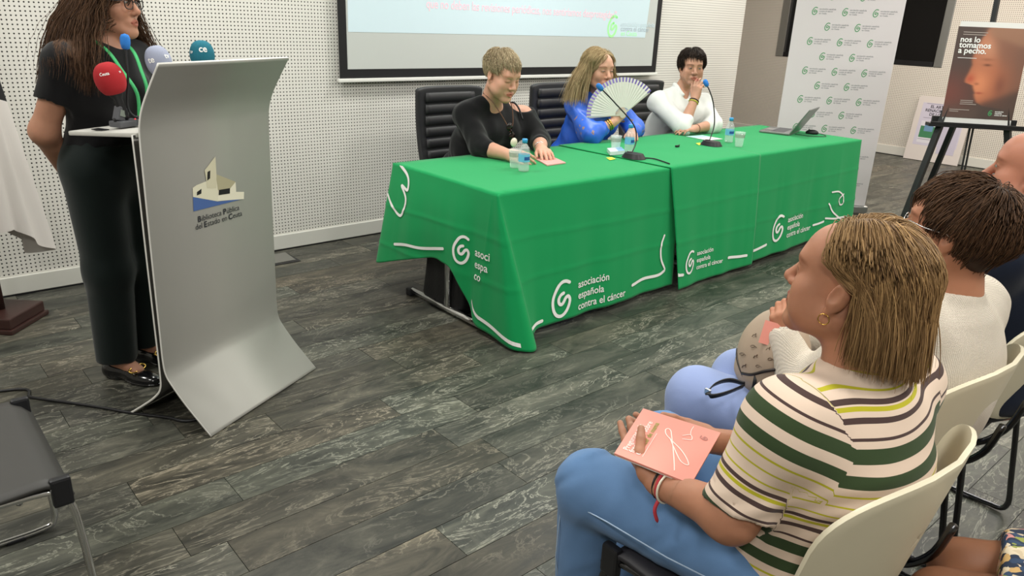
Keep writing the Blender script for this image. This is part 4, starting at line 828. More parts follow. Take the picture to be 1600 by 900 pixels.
# ================================================================== speaker behind the lectern
def speaker():
    t = thing('person', 'standing woman with long brown hair, glasses and black clothes speaking at the lectern', 'person', (.76, 3.27, 0)); o = off_of(t)
    f = unit(V3(.50, -.866, 0)); r = V3(f[1], -f[0], 0); up = V3(0, 0, 1)
    pel, chest, nk = V3(.755, 3.25, .93), V3(.775, 3.235, 1.22), V3(.80, 3.245, 1.385)
    shr, shl = chest+r*.165+up*.085, chest-r*.165+up*.085; elr, wrr = V3(.548, 3.235, 1.055), V3(.63, 3.40, .865); ell, wrl = V3(1.02, 3.47, 1.06), V3(.83, 3.47, .875)
    hr, hl = pel+r*.09-up*.03, pel-r*.09-up*.03; ar, al = V3(.682, 3.265, .09), V3(.82, 3.385, .09); kr, kl = (hr+ar)/2+f*.02, (hl+al)/2+f*.02
    h = Head((.828, 3.245, 1.508), (.66, -.75, .02), sc=1.0, wide=.96, nose=1.0, browcol=(.3, .22, .18), lip=(.80, .52, .54)); h.neck(nk-up*.02, .046, .055)
    T_, M = torso(pel+up*.02, chest, f, .165, .125, .15, .105, .058, shl, shr)
    d = Sdf().ext(h.d).ext(T_); arm(d, shr, elr, wrr, (.049, .046, .042, .027)); arm(d, shl, ell, wrl, (.047, .043, .04, .026))
    for a, b, c in ((hr, kr, ar), (hl, kl, al)): d.cone(a, b, .085, .055, .05); d.cone(b, c, .052, .034, .03); d.cone(c, c+f*.10-up*.045, .034, .03, .03)
    hand(d, wrr, (.45, .6, -.5), (-.6, .5, -.2), 1, .95, (.4, .4, .4, .4)); hand(d, wrl, (-.85, .0, -.5), (-.3, .8, 0), -1, .95, (.4, .4, .4, .4))
    link('body', body_mesh('body', d, .008, [(*around(h.c, .15), .003), (*around((wrr+wrl)/2, .15), .004)], skin_mat('skin_speaker', 'b08067'), h.tint, o), t)
    ts = Sdf(); ts.cone(shr, elr, .062, .063, .05); ts.cone(shl, ell, .06, .06, .05)
    for s_, e_ in ((shr, elr), (shl, ell)): ax = unit(e_-s_); mid = s_*.42+e_*.58; ts.cone(mid-ax*.02, e_+ax*.1, .053, .05, .004, True); ts.box(mid+ax*.10, (.09, .09, .095), frame(V3(0, 1, 0), ax), .004, .004, True)
    ts.ext(T_.inflate(.012)); ts.ell(nk+f*.012+up*.03, (.06, .06, .05), None, .01, True); ts.cut((0, 0, 1.0), (0, 0, 1))
    clothing('tshirt', ts, .006, fabric('black_jersey', '0f0f11', .8), t, o, folds(34, .0025, 3))
    tr = Sdf(); tr.ell(pel+up*.0, (.175, .130, .14), M, .05); tr.ell(pel+up*.09, (.140, .115, .08), M, .05)
    for a, b, c in ((hr, kr, ar), (hl, kl, al)): tr.cone(a, b, .105, .09, .06); tr.cone(b, c-up*.03, .09, .082, .04)
    tr.cut((0, 0, 1.065), (0, 0, -1)); tr.cut((0, 0, .085), (0, 0, 1))
    clothing('trousers', tr, .008, fabric('dark_green_crepe', '101b19', .7), t, o, folds(26, .004, 8, [(1, .2, .05), (.3, 1, .05), (.8, -.6, .1), (-.5, .9, 0), (1, 1, 0)]))
    M_loaf = mat('black_patent', '0c0c0e', .18, coat=.5)
    for hh, tt in (((.647, 3.317, 0), (.785, 3.088, 0)), ((.79, 3.43, 0), (.92, 3.20, 0))):
        so = shoe(t, t, hh, tt, M_loaf, .043); fw = unit(np.array(tt)-np.array(hh)); c_ = np.array(tt)-fw*.10+up*.060; sd = np.cross(fw, up); q = MB()
        q.tube(ring_pts(c_+sd*.021, up+fw*.5, .017, 16, ell=(1.2, .8)), .0038, 6, False); q.tube(ring_pts(c_-sd*.021, up+fw*.5, .017, 16, ell=(1.2, .8)), .0038, 6, False); q.tube([c_+sd*.006, c_-sd*.006], .0035, 6); small(so, t, 'horsebit_buckle', q, M_gold)
    # long wavy hair over both shoulders
    ok = lambda u: ~((u[:, 1] > .45) & (u[:, 2] < .6)) & ~((u[:, 1] > .1) & (u[:, 2] < .05)) & (u[:, 2] > -.6)
    ro, u = scalp(6800, 14, ok); d0 = crown_dirs(u, ro, (.015, .02, .12)); rg = np.random.default_rng(5)
    col = [(nk-up*.12, nk, .085, .06), (chest+up*.05, chest-up*.2, .155, .14), (nk-up*.03, shl, .07, .075), (nk-up*.03, shr, .07, .075), (shr, elr, .072, .06), (shl, ell, .07, .06)]
    dr = lambda p, k: np.stack([np.sign(p[:, 0])*.14*(p[:, 2] < .05), np.where((p[:, 1] > .02) & (p[:, 2] < .07) & (np.abs(p[:, 0]) < .078), -.5, np.where(p[:, 2] < -.06, .05, 0.)), 0*p[:, 0]], 1)
    S = grow(h, ro, d0, 20, ((ro[:, 2]+.30)*1.12*rg.uniform(.88, 1.06, len(ro)))[:, None]/20, .55, col, 1.06+.22*rg.random(len(ro)), (.45, 75), 6, dr, .3, .03)
    cap = Sdf(); cap.ell(h.P(0, -.022, .042), np.array([.0765, .0985, .0855]), h.M, .02); cap.ell(h.P(0, .085, -.01), np.array([.12, .075, .085]), h.M, .012, True); cap.ell(h.P(0, -.05, -.04), np.array([.07, .055, .10]), h.M, .03)
    link('hair', hair_mesh('hair', [(S, rg.uniform(.0006, .0013, len(S)))], hair_mat('hair_brown', '2a1c14', '71523a'), o, [cap.mesh(.006)]), t)
    # glasses
    q = MB(); rim = lambda sx: [h.P(sx*.033+.026*math.copysign(abs(math.cos(a))**.7, math.cos(a)), .1005-.10*abs(sx*.033+.026*math.cos(a))**1.6, .002+.0205*math.copysign(abs(math.sin(a))**.8, math.sin(a))) for a in np.linspace(0, 2*math.pi, 25)]
    for sx in (-1, 1): q.tube(rim(sx), .0018, 6, False); q.tube([h.P(sx*.060, .097, .010), h.P(sx*.080, .07, .010), h.P(sx*.083, .0, .008), h.P(sx*.082, -.02, -.006)], .0018, 6)
    q.tube([h.P(-.008, .101, .006), h.P(0, .1035, .008), h.P(.008, .101, .006)], .0018, 6); g = small(t, t, 'glasses', q, M_black)
    for sx in (-1, 1): q = MB(); rr = rim(sx)[:-1]; q.add(rr, [tuple(range(len(rr)))]); small(g, t, 'lens', q, M_glass)
    # green lanyard
    Mg = mat('lanyard_green', '3fb56b', .6); fr = lambda x, z, dd: chest+r*x+f*dd+up*(z-chest[2])
    for sx in (-1, 1):
        pts = catmull([fr(sx*.062, 1.385, .03), fr(sx*.058, 1.345, .095), fr(sx*.045, 1.28, .135), fr(sx*.025, 1.20, .172), fr(sx*.006, 1.10, .15)], 6); q = MB(); w_ = .008
        q.add([p+r*w_ for p in pts]+[p-r*w_ for p in pts], [(i, i+1, len(pts)+i+1, len(pts)+i) for i in range(len(pts)-1)]); lo = small(t, t, 'lanyard', q, Mg); solid(lo, .002, 0)
    h.eyes(t, o, iris='2e2018')
speaker()

# ================================================================== panel: short blond hair, black off-shoulder jumper
def short_hair(h, t, o, n, m_, ok, crown, L0, lift, seed, grav=.1, rad=(.0012, .0024), capr=(.0765, .0985, .0855), hug=.3, extra=None, d0f=None, caps=None):
    ro, u = scalp(n, seed, ok); d0 = crown_dirs(u, ro, crown)
    if d0f is not None: d0 = d0f(d0, ro, u)
    d0 = d0/np.linalg.norm(d0, axis=1, keepdims=True); nn = u/np.array([.075, .097, .084]); d0 = d0+nn/np.linalg.norm(nn, axis=1, keepdims=True)*(extra or .15)
    rg = np.random.default_rng(seed); L_ = L0(ro, u)*rg.uniform(.75, 1.15, n if len(ro) == n else len(ro))
    S = grow(h, ro, d0, 9, L_[:, None]/9, grav, (), lift[0]+(lift[1]-lift[0])*rg.random(len(ro)), (.06, 120), seed, None, hug, -.06)
    cap = Sdf(); cap.ell(h.P(0, -.02, .042), np.array(capr)*h.sc, h.M, .02); cap.ell(h.P(0, .085, -.015), np.array([.12, .072, .080])*h.sc, h.M, .012, True); cap.ell(h.P(0, .0, -.075), np.array([.13, .07, .085])*h.sc, h.M, .02, True)
    for c_ in (caps or ()): cap.ell(h.P(*c_[0]), np.array(c_[1])*h.sc, h.M, .02)
    return link('hair', hair_mesh('hair', [(S, rg.uniform(*rad, len(S))*h.sc)], m_, o, [cap.mesh(.005)]), t)
FRONT = lambda u: ~((u[:, 1] > .50) & (u[:, 2] < .50)) & ~((u[:, 1] > -.05) & (u[:, 2] < .0)) & (u[:, 2] > -.55)
def panel_black():
    t = thing('person', 'woman with short blond hair and black off-shoulder jumper seated at the green table', 'person', (3.05, 3.8, 0)); o = off_of(t); up = V3(0, 0, 1)
    f = unit(V3(-.02, -1, 0)); pel, chest, nk = V3(3.05, 3.88, .58), V3(3.04, 3.68, .90), V3(2.985, 3.58, 1.07)
    shr, shl = V3(2.845, 3.66, .955), V3(3.275, 3.63, .935); elr, wrr = V3(2.80, 3.46, .795), V3(2.815, 3.235, .785); ell, wrl = V3(3.27, 3.46, .795), V3(3.105, 3.265, .79)
    h = Head((2.965, 3.485, 1.20), (.03, -1, -.34), sc=1.12, full=1.08, lids=.9, browcol=(.72, .58, .48), lip=(.80, .5, .5)); h.neck(V3(2.985, 3.60, 1.03), .056, .068)
    T_, M = torso(pel, chest, f, .20, .19, .195, .135, .075, shl, shr, .06, .02)
    d = Sdf().ext(h.d).ext(T_); arm(d, shr, elr, wrr, (.062, .056, .050, .032)); arm(d, shl, ell, wrl, (.062, .056, .050, .032))
    hand(d, wrr, (.15, -1, -.02), (.7, -.2, -.5), 1, 1.05, (.55, .6, .6, .6), .05, (.3, .5)); hand(d, wrl, (-.45, -.85, -.03), (0, -.2, -1), -1, 1.05, (.32, .34, .36, .38), .09, (.5, .1))
    for sx, kx in ((-1, 2.93), (1, 3.19)): d.cone(pel+V3(sx*.1, -.02, -.03), (kx, 3.45, .53), .09, .07, .05); d.cone((kx, 3.45, .53), (kx, 3.5, .08), .06, .04, .03); d.cone((kx, 3.5, .05), (kx, 3.37, .035), .04, .03, .03)
    link('body', body_mesh('body', d, .009, [(*around(h.c, .17), .0033), (*around(wrr+V3(0, -.07, 0), .13), .004), (*around(wrl+V3(-.03, -.07, 0), .13), .004)], skin_mat('skin_fair', 'cf9c84'), h.tint, o), t)
    jm = Sdf().ext(T_.inflate(.016)); jm.cone(nk+V3(-.06, .02, -.04), shr, .05, .066, .05); jm.cone(shr, elr, .068, .066, .05); jm.cone(shl, ell, .078, .071, .05); jm.cone(elr, elr*.72+wrr*.28, .062, .056, .03); jm.cone(ell, ell*.72+wrl*.28, .062, .056, .03)
    jm.ell(nk+V3(.03, -.02, .02), (.105, .13, .085), None, .015, True); jm.ell(shl+V3(-.035, -.01, .085), (.10, .12, .062), None, .015, True)
    jo = clothing('jumper', jm, .007, fabric('black_knit', '111113', .9), t, o, folds(30, .008, 21))
    sk = Sdf(); sk.ell(pel, (.21, .17, .13), None, .05)
    for sx, kx in ((-1, 2.93), (1, 3.19)): sk.cone(pel+V3(sx*.1, -.02, -.03), (kx, 3.45, .53), .105, .085, .05); sk.cone((kx, 3.45, .53), (kx, 3.5, .10), .08, .06, .03)
    clothing('trousers', sk, .012, fabric('black_cloth', '15151a', .9), t, o)
    for kx in (2.93, 3.19): shoe(t, t, (kx, 3.54, 0), (kx, 3.30, 0), M_black)
    q = MB(); q.tube(catmull([shl+V3(-.085, .07, .06), shl+V3(-.088, .0, .085), shl+V3(-.092, -.06, .055), shl+V3(-.095, -.105, -.01)], 5), .006, 6); small(t, t, 'shoulder_strap', q, M_black)
    short_hair(h, t, o, 4800, hair_mat('hair_ash_blond', '7d6d52', 'cdbb98'), FRONT, (0, -.06, .115), lambda r_, u: .028+.022*(u[:, 2] > .2), (1.04, 1.16), 31, .05, (.0007, .0014), extra=.32, hug=.2)
    # cord necklace with sunglasses and pendant
    brn = mat('brown_cord', '6a4a3a', .7); ch = lambda x, z, y: V3(3.0+x, y, z)
    for sx in (-1, 1): q = MB(); q.tube(catmull([nk+V3(sx*.068, .02, .02), nk+V3(sx*.066, -.08, -.03), ch(sx*.03+.02, .93, 3.468), ch(.03, .865, 3.468)], 6), .003, 6); small(t, t, 'necklace_cord', q, brn)
    q = MB()
    for k, (dx, dz) in enumerate(((.018, .90), (.04, .845))): c_ = ch(dx, dz, 3.462); q.lathe([(.001, .004), (.022, .003), (.025, 0), (.022, -.003), (.001, -.004)], 16, c_, Matrix.Rotation(R_(90), 3, 'X'))
    q.tube([ch(.022, .885, 3.455), ch(.036, .862, 3.455)], .004, 6); small(t, t, 'hanging_sunglasses', q, mat('dark_lens', '1a1412', .1))
    q = MB(); q.lathe([(.001, .006), (.024, .004), (.028, 0), (.024, -.004), (.001, -.006)], 16, ch(.055, .805, 3.458), Matrix.Rotation(R_(90), 3, 'X')); small(t, t, 'pendant', q, M_pearl)
    bracelet(t, t, wrl+V3(.02, .03, 0), wrl-ell, .036, .003, M_silver); h.eyes(t, o)
panel_black()

# ================================================================== panel: fair-haired woman in blue with a fan
def panel_blue():
    t = thing('person', 'woman with long fair hair and blue patterned blouse seated with a fan', 'person', (4.0, 3.82, 0)); o = off_of(t); up = V3(0, 0, 1)
    f = unit(V3(-.05, -1, 0)); pel, chest, nk = V3(4.02, 3.88, .58), V3(4.02, 3.72, .90), V3(3.99, 3.68, 1.055)
    shr, shl = V3(3.825, 3.70, .965), V3(4.225, 3.68, .955); elr, wrr = V3(3.775, 3.50, .795), V3(3.925, 3.43, .885); ell, wrl = V3(4.31, 3.57, .80), V3(4.20, 3.50, .785)
    h = Head((3.932, 3.615, 1.208), (-.16, -1, -.04), sc=1.12, lids=.55, wide=.95, browcol=(.5, .38, .28), lip=(.78, .36, .38)); h.neck(V3(3.985, 3.68, 1.03), .047, .058)
    T_, M = torso(pel, chest, f, .18, .15, .17, .12, .066, shl, shr, .03, .02)
    d = Sdf().ext(h.d).ext(T_); arm(d, shr, elr, wrr, (.052, .047, .042, .029)); arm(d, shl, ell, wrl, (.052, .047, .042, .029))
    hand(d, wrr, (.55, -.15, .55), (.35, .9, -.1), 1, 1.0, (.85, .9, .9, .9), .03, (.5, .55), tcurl=.7); hand(d, wrl, (-.7, -.7, .0), (0, -.1, -1), -1, 1.0, (.3, .3, .3, .35), .06, (.5, .1))
    for sx, kx in ((-1, 3.9), (1, 4.13)): d.cone(pel+V3(sx*.09, -.02, -.03), (kx, 3.45, .53), .085, .065, .05); d.cone((kx, 3.45, .53), (kx, 3.5, .08), .055, .036, .03); d.cone((kx, 3.5, .05), (kx, 3.37, .035), .036, .03, .03)
    link('body', body_mesh('body', d, .009, [(*around(h.c, .16), .0033), (*around(wrr+V3(.05, -.02, .05), .12), .0035), (*around(wrl+V3(-.05, -.06, 0), .11), .004)], skin_mat('skin_light', 'cb9b82'), h.tint, o), t)
    bl = Sdf().ext(T_.inflate(.022)); bl.cone(shr, elr, .067, .07, .05); bl.cone(shl, ell, .066, .07, .05); bl.cone(elr, elr*.55+wrr*.45, .066, .056, .04); bl.cone(ell, ell*.5+wrl*.5, .064, .054, .04)
    bl.cone(nk+V3(-.07, .0, -.01), nk+V3(-.02, -.11, -.12), .03, .03, .03); bl.cone(nk+V3(.07, 0, -.01), nk+V3(.02, -.11, -.12), .03, .03, .03); bl.ell(nk+V3(0, -.06, .0), (.045, .1, .10), None, .02, True)
    mb_ = bpy.data.materials.new('blue_print_silk'); mb_.use_nodes = True; N = mb_.node_tree.nodes; L = mb_.node_tree.links; b = N['Principled BSDF']; b.inputs['Roughness'].default_value = .42
    tc = N.new('ShaderNodeTexCoord'); vo = N.new('ShaderNodeTexNoise'); vo.inputs['Scale'].default_value = 11; vo.inputs['Detail'].default_value = 5; vo.inputs['Distortion'].default_value = 1.2; L.new(tc.outputs['Object'], vo.inputs['Vector']); rp = N.new('ShaderNodeValToRGB'); L.new(vo.outputs[0], rp.inputs[0]); e = rp.color_ramp.elements
    e[0].position = 0; e[0].color = lin('1f3f9e'); e[1].position = .45; e[1].color = lin('2f66d6')
    for p_, c_ in ((.62, '2f66d6'), (.65, 'b08a58'), (.68, '6a4a3a'), (.71, '2b58bd')): k = e.new(p_); k.color = lin(c_)
    L.new(rp.outputs[0], b.inputs['Base Color']); clothing('blouse', bl, .007, mb_, t, o, folds(34, .011, 23))
    sk = Sdf(); sk.ell(pel, (.19, .15, .12), None, .05)
    for sx, kx in ((-1, 3.9), (1, 4.13)): sk.cone(pel+V3(sx*.09, -.02, -.03), (kx, 3.45, .53), .1, .08, .05); sk.cone((kx, 3.45, .53), (kx, 3.5, .10), .075, .06, .03)
    clothing('trousers', sk, .012, fabric('black_cloth', '15151a', .9), t, o)
    for kx in (3.9, 4.13): shoe(t, t, (kx, 3.54, 0), (kx, 3.30, 0), M_black)
    ok = lambda u: ~((u[:, 1] > .48) & (u[:, 2] < .62)) & ~((u[:, 1] > .0) & (u[:, 2] < .05)) & (u[:, 2] > -.6)
    ro, u = scalp(4200, 41, ok); d0 = crown_dirs(u, ro, (-.018, .03, .118)); d0[:, 0] += .05*np.sign(ro[:, 0]+.018); rg = np.random.default_rng(42)
    col = [(nk-up*.12, nk, .09, .062), (chest+up*.05, chest-up*.2, .16, .15), (nk-up*.03, shl, .075, .085), (nk-up*.03, shr, .075, .085), (shr, elr, .088, .08)]
    dr = lambda p, k: np.stack([np.sign(p[:, 0])*.10*(p[:, 2] < .03), np.where((p[:, 1] > .03) & (p[:, 2] < .07) & (np.abs(p[:, 0]) < .08), -.45, 0.02), 0*p[:, 0]], 1)
    S = grow(h, ro, d0, 18, ((ro[:, 2]+.21)*1.1*rg.uniform(.85, 1.05, len(ro)))[:, None]/18, .6, col, 1.06+.13*rg.random(len(ro)), (.12, 50), 43, dr, .4, .03)
    cap = Sdf(); cap.ell(h.P(0, -.022, .042), np.array([.080, .100, .088])*1.12, h.M, .02); cap.ell(h.P(0, .085, -.01), np.array([.12, .075, .085])*1.12, h.M, .012, True); cap.ell(h.P(0, -.06, -.05), np.array([.072, .05, .11])*1.12, h.M, .03)
    link('hair', hair_mesh('hair', [(S, rg.uniform(.0008, .0017, len(S)))], hair_mat('hair_honey', '77603f', 'd2bd92'), o, [cap.mesh(.006)]), t)
    ax = wrr-elr; bracelet(t, t, wrr-unit(ax)*.03, ax, .036, .006, M_gold, 'bangle'); bracelet(t, t, wrr-unit(ax)*.045, ax, .037, .005, M_gold, 'bangle'); h.eyes(t, o)
    # the fan she holds: ribs, pleated leaf with a violet striped border
    pv = V3(3.955, 3.385, .935); fn = thing('hand_fan', 'pleated pale hand fan with violet striped border held by the woman in blue', 'fan', pv); of = np.array(pv)
    n_ = unit(V3(-.62, -.78, .12)); ex = unit(np.cross(up, n_)); ey = np.cross(n_, ex); Rf = .245; a0, a1, nb = R_(42), R_(186), 26
    def fp(a, rr, k): z_ = .0014*(1 if k % 2 else -1)*rr/Rf; return pv+rr*(math.cos(a)*ex+math.sin(a)*ey)+n_*z_
    A = [a0+(a1-a0)*k/(2*nb) for k in range(2*nb+1)]
    def band(r0, r1, name, mats, par, alt=False):
        q = MB(); V = [fp(a, r0, k)-of for k, a in enumerate(A)]+[fp(a, r1, k)-of for k, a in enumerate(A)]; m__ = len(A); q.add(V, [(i, i+1, m__+i+1, m__+i) for i in range(m__-1)])
        if alt: q.mi = [i % 2 for i in range(m__-1)]
        o_ = q.build(name, mats, par); solid(o_, .0008, 0); return o_
    Ml = mat('fan_leaf', 'd9d8cf', .8); band(.05, .215, 'leaf', Ml, fn); band(.215, Rf, 'striped_border', [mat('violet', '7d6bb5', .8), Ml], fn, True)
    Mr = mat('fan_rib', 'cfc9bb', .6)
    for k in range(0, 2*nb+1, 4):
        a = A[k]; tx = -math.sin(a)*ex+math.cos(a)*ey; q = MB(); w_ = .0035 if 0 < k < 2*nb else .006
        q.add([pv-of+tx*w_*.6-(math.cos(a)*ex+math.sin(a)*ey)*.02-n_*.003, pv-of-tx*w_*.6-(math.cos(a)*ex+math.sin(a)*ey)*.02-n_*.003, fp(a, .23, 0)-of-tx*w_-n_*.003, fp(a, .23, 0)-of+tx*w_-n_*.003], [(0, 1, 2, 3)]); r_ = q.build('rib', Mr, fn); solid(r_, .0015, 0)
panel_blue()

# ================================================================== panel: dark short hair, white shirt, chin on hand
def panel_white():
    t = thing('person', 'woman with dark short hair and white shirt seated resting chin on hand', 'person', (5.02, 3.82, 0)); o = off_of(t); up = V3(0, 0, 1)
    f = unit(V3(-.30, -1, 0)); pel, chest, nk = V3(5.03, 3.90, .58), V3(4.99, 3.70, .90), V3(4.975, 3.68, 1.065)
    shr, shl = V3(4.79, 3.76, .95), V3(5.175, 3.62, .945); elr, wrr = V3(4.735, 3.455, .80), V3(4.872, 3.475, 1.0); ell, wrl = V3(5.075, 3.42, .80), V3(4.80, 3.40, .79)
    h = Head((4.992, 3.625, 1.215), (-.62, -.80, -.04), sc=1.04, full=1.06, wide=1.04, browcol=(.28, .2, .17), lip=(.75, .48, .46)); h.neck(V3(4.98, 3.69, 1.03), .05, .06)
    T_, M = torso(pel, chest, f, .19, .17, .18, .125, .07, shl, shr, .05, .02)
    d = Sdf().ext(h.d).ext(T_); arm(d, shr, elr, wrr, (.054, .050, .044, .030)); arm(d, shl, ell, wrl, (.054, .050, .044, .030))
    hand(d, wrr, (.16, -.02, 1), (.85, .25, -.1), 1, 1.0, (.5, .55, .75, .85), .05, (.55, .2)); hand(d, wrl, (-1, .1, .0), (.1, .1, -1), -1, 1.0, (.3, .3, .3, .35), .06, (.5, .1))
    for sx, kx in ((-1, 4.9), (1, 5.13)): d.cone(pel+V3(sx*.09, -.02, -.03), (kx, 3.45, .53), .085, .065, .05); d.cone((kx, 3.45, .53), (kx, 3.5, .08), .055, .036, .03); d.cone((kx, 3.5, .05), (kx, 3.37, .035), .036, .03, .03)
    link('body', body_mesh('body', d, .009, [(*around(h.c, .155), .0033), (*around(wrr+V3(.02, 0, .08), .12), .0035)], skin_mat('skin_tan', 'bd8d74'), h.tint, o), t)
    sh = Sdf().ext(T_.inflate(.022)); sh.cone(shr, elr, .065, .068, .05); sh.cone(shl, ell, .065, .068, .05); sh.cone(elr, elr*.8+wrr*.2, .060, .058, .03); sh.cone(ell, ell*.75+wrl*.25, .062, .058, .03)
    for sx in (-1, 1): sh.cone(nk+M@V3(sx*.06, -.02, .015), nk+M@V3(sx*.035, .085, -.05), .022, .016, .015)
    sh.ell(nk+M@V3(0, .06, .0), (.042, .07, .085), M, .012, True)
    clothing('shirt', sh, .007, fabric('white_linen', 'd9dad6', .85), t, o, folds(34, .011, 25))
    sk = Sdf(); sk.ell(pel, (.19, .15, .12), None, .05)
    for sx, kx in ((-1, 4.9), (1, 5.13)): sk.cone(pel+V3(sx*.09, -.02, -.03), (kx, 3.45, .53), .1, .08, .05); sk.cone((kx, 3.45, .53), (kx, 3.5, .10), .075, .06, .03)
    clothing('trousers', sk, .012, fabric('black_cloth', '15151a', .9), t, o)
    for kx in (4.9, 5.13): shoe(t, t, (kx, 3.54, 0), (kx, 3.30, 0), M_black)
    ok = lambda u: ~((u[:, 1] > .40) & (u[:, 2] < .74)) & ~((u[:, 1] > .02) & (u[:, 2] < -.02)) & (u[:, 2] > -.6)
    short_hair(h, t, o, 4200, hair_mat('hair_black', '14100e', '3a2c22'), ok, (.01, -.02, .12), lambda r_, u: .055+.03*(u[:, 2] > .3), (1.10, 1.30), 51, .12, (.0008, .0016), extra=.25)
    ax = wrr-elr; bracelet(t, t, wrr-unit(ax)*.03, ax, .0345, .005, mat('lime_band', 'a8a832', .5), 'bracelet', 'yellow green wristband'); bracelet(t, t, wrr-unit(ax)*.015, ax, .034, .004, M_black, 'bracelet', 'black cord bracelet'); bracelet(t, t, wrl+V3(.03, 0, 0), wrl-ell, .033, .0022, mat('brown_cord'))
    h.eyes(t, o, look=(-.001, 0))
panel_white()

# ================================================================== audience: cream jumper, navy man, floral skirt
def woman_cream():
    t = thing('person', 'woman with short dark brown hair and cream knitted jumper seated with backpack on lap', 'person', (1.86, .6, 0)); o = off_of(t); up = V3(0, 0, 1)
    f = V3(-.06, 1, 0); pel, chest, nk = V3(1.86, .60, .555), V3(1.87, .555, .80), V3(1.855, .555, .985)
    shl, shr = V3(1.715, .60, .895), V3(2.02, .55, .895); ell, wrl = V3(1.685, .765, .66), V3(1.705, .855, .770); elr, wrr = V3(2.06, .72, .67), V3(1.92, .92, .70)
    kl, kr = V3(1.675, 1.065, .53), V3(1.86, 1.045, .54); al, ar = V3(1.70, 1.10, .09), V3(1.88, 1.09, .09); hl, hr = V3(1.77, .62, .535), V3(1.95, .62, .535)
    h = Head((1.845, .575, 1.105), (-.16, 1, .12), sc=.98, full=1.07, browcol=(.4, .3, .25)); h.neck(V3(1.855, .55, .965), .053, .064)
    T_, M = torso(pel, chest, f, .19, .165, .17, .125, .062, shl, shr, .05)
    d = Sdf().ext(h.d).ext(T_); arm(d, shl, ell, wrl, (.052, .046, .042, .027)); arm(d, shr, elr, wrr, (.052, .046, .042, .027))
    hand(d, wrl, (-.05, .25, 1), (.75, .35, -.15), -1, .82, (1.05, 1.1, 1.15, 1.2), .03, (.4, .5)); hand(d, wrr, (-.75, .65, 0), (-.3, -.2, -.9), 1, .95, (.4, .4, .4, .4))
    for a, b, c in ((hl, kl, al), (hr, kr, ar)): d.cone(a, b, .09, .062, .05); d.cone(b, c, .058, .038, .03); d.cone(c, c+V3(0, .1, -.05), .036, .03, .03)
    link('body', body_mesh('body', d, .008, [(*around(h.c, .15), .0028), (*around(wrl+V3(0, .03, .07), .11), .0033)], skin_mat('skin_rosy', 'b07a5e'), h.tint, o), t)
    jm = Sdf().ext(T_.inflate(.017)); jm.cone(shl, ell, .072, .068, .05); jm.cone(shr, elr, .072, .068, .05); jm.cone(ell, wrl+unit(wrl-ell)*.012, .064, .043, .03); jm.cone(elr, wrr-unit(wrr-elr)*.02, .064, .046, .03); jm.cone(nk-up*.06, nk-up*.03, .088, .07, .04)
    jm.ell(nk+V3(-.01, .01, .045), (.078, .082, .07), None, .01, True); ax = unit(wrl-ell); jm.cone(wrl-ax*.0, wrl+ax*.12, .034, .036, .004, True); jm.cut((0, 0, .50), (0, 0, 1))
    kn = bpy.data.materials.new('cream_knit'); kn.use_nodes = True; N = kn.node_tree.nodes; L = kn.node_tree.links; b = N['Principled BSDF']; b.inputs['Base Color'].default_value = lin('d9cfc0'); b.inputs['Roughness'].default_value = .9; b.inputs['Specular IOR Level'].default_value = .1
    tc = N.new('ShaderNodeTexCoord'); wv = N.new('ShaderNodeTexWave'); wv.bands_direction = 'X'; wv.inputs['Scale'].default_value = 95; wv.inputs['Distortion'].default_value = .6; wv.inputs['Detail'].default_value = 1; L.new(tc.outputs['Object'], wv.inputs['Vector']); w2 = N.new('ShaderNodeTexWave'); w2.bands_direction = 'Z'; w2.inputs['Scale'].default_value = 120; L.new(tc.outputs['Object'], w2.inputs['Vector'])
    ad = N.new('ShaderNodeMath'); L.new(wv.outputs['Fac'], ad.inputs[0]); L.new(w2.outputs['Fac'], ad.inputs[1]); bp = N.new('ShaderNodeBump'); bp.inputs['Strength'].default_value = .55; bp.inputs['Distance'].default_value = .003; L.new(ad.outputs[0], bp.inputs['Height']); L.new(bp.outputs[0], b.inputs['Normal'])
    clothing('jumper', jm, .0058, kn, t, o, folds(24, .0035, 27))
    tr = Sdf(); tr.ell(pel, (.20, .155, .12), None, .05)
    for a, b, c in ((hl, kl, al), (hr, kr, ar)): tr.cone(a, b, .105, .084, .05); tr.cone(b, c, .082, .088, .03)
    tr.cut((0, 0, .1), (0, 0, 1)); clothing('trousers', tr, .008, fabric('periwinkle_cotton', '8c9cc6', .85), t, o, folds(22, .005, 29))
    for a_ in (al, ar): shoe(t, t, (a_[0], a_[1]-.05, 0), (a_[0]-.02, a_[1]+.19, 0), mat('beige_shoe', 'b9a88f', .6))
    ok = lambda u: ~((u[:, 1] > .45) & (u[:, 2] < .62)) & ~((u[:, 1] > -.08) & (u[:, 2] < .06)) & (u[:, 2] > -.75)
    short_hair(h, t, o, 5200, hair_mat('hair_dark_brown', '241812', '664a34'), ok, (0, -.05, .118), lambda r_, u: .065+.02*(u[:, 2] > .2), (1.06, 1.24), 61, .12, (.0007, .0015), (.0765, .0985, .0855), .25, extra=.25, caps=(((0, -.062, -.015), (.068, .045, .062)),))
    e_ = h.P(-.084, .004, -.040); q = MB(); q.lathe([(.0005, .0075), (.005, .0055), (.0075, 0), (.005, -.0055), (.0005, -.0075)], 12, e_); q.lathe([(.0005, .006), (.0045, .004), (.006, 0), (.0045, -.004), (.0005, -.006)], 12, e_-up*.013); small(t, t, 'earring', q, M_pearl)
    q = MB(); q.tube([h.P(-.062, .088, .012), h.P(-.082, .05, .010), h.P(-.085, 0, .010), h.P(-.082, -.015, .0)], .0013, 6); q.tube([h.P(.062, .088, .012), h.P(.082, .05, .010), h.P(.085, 0, .010)], .0013, 6); 
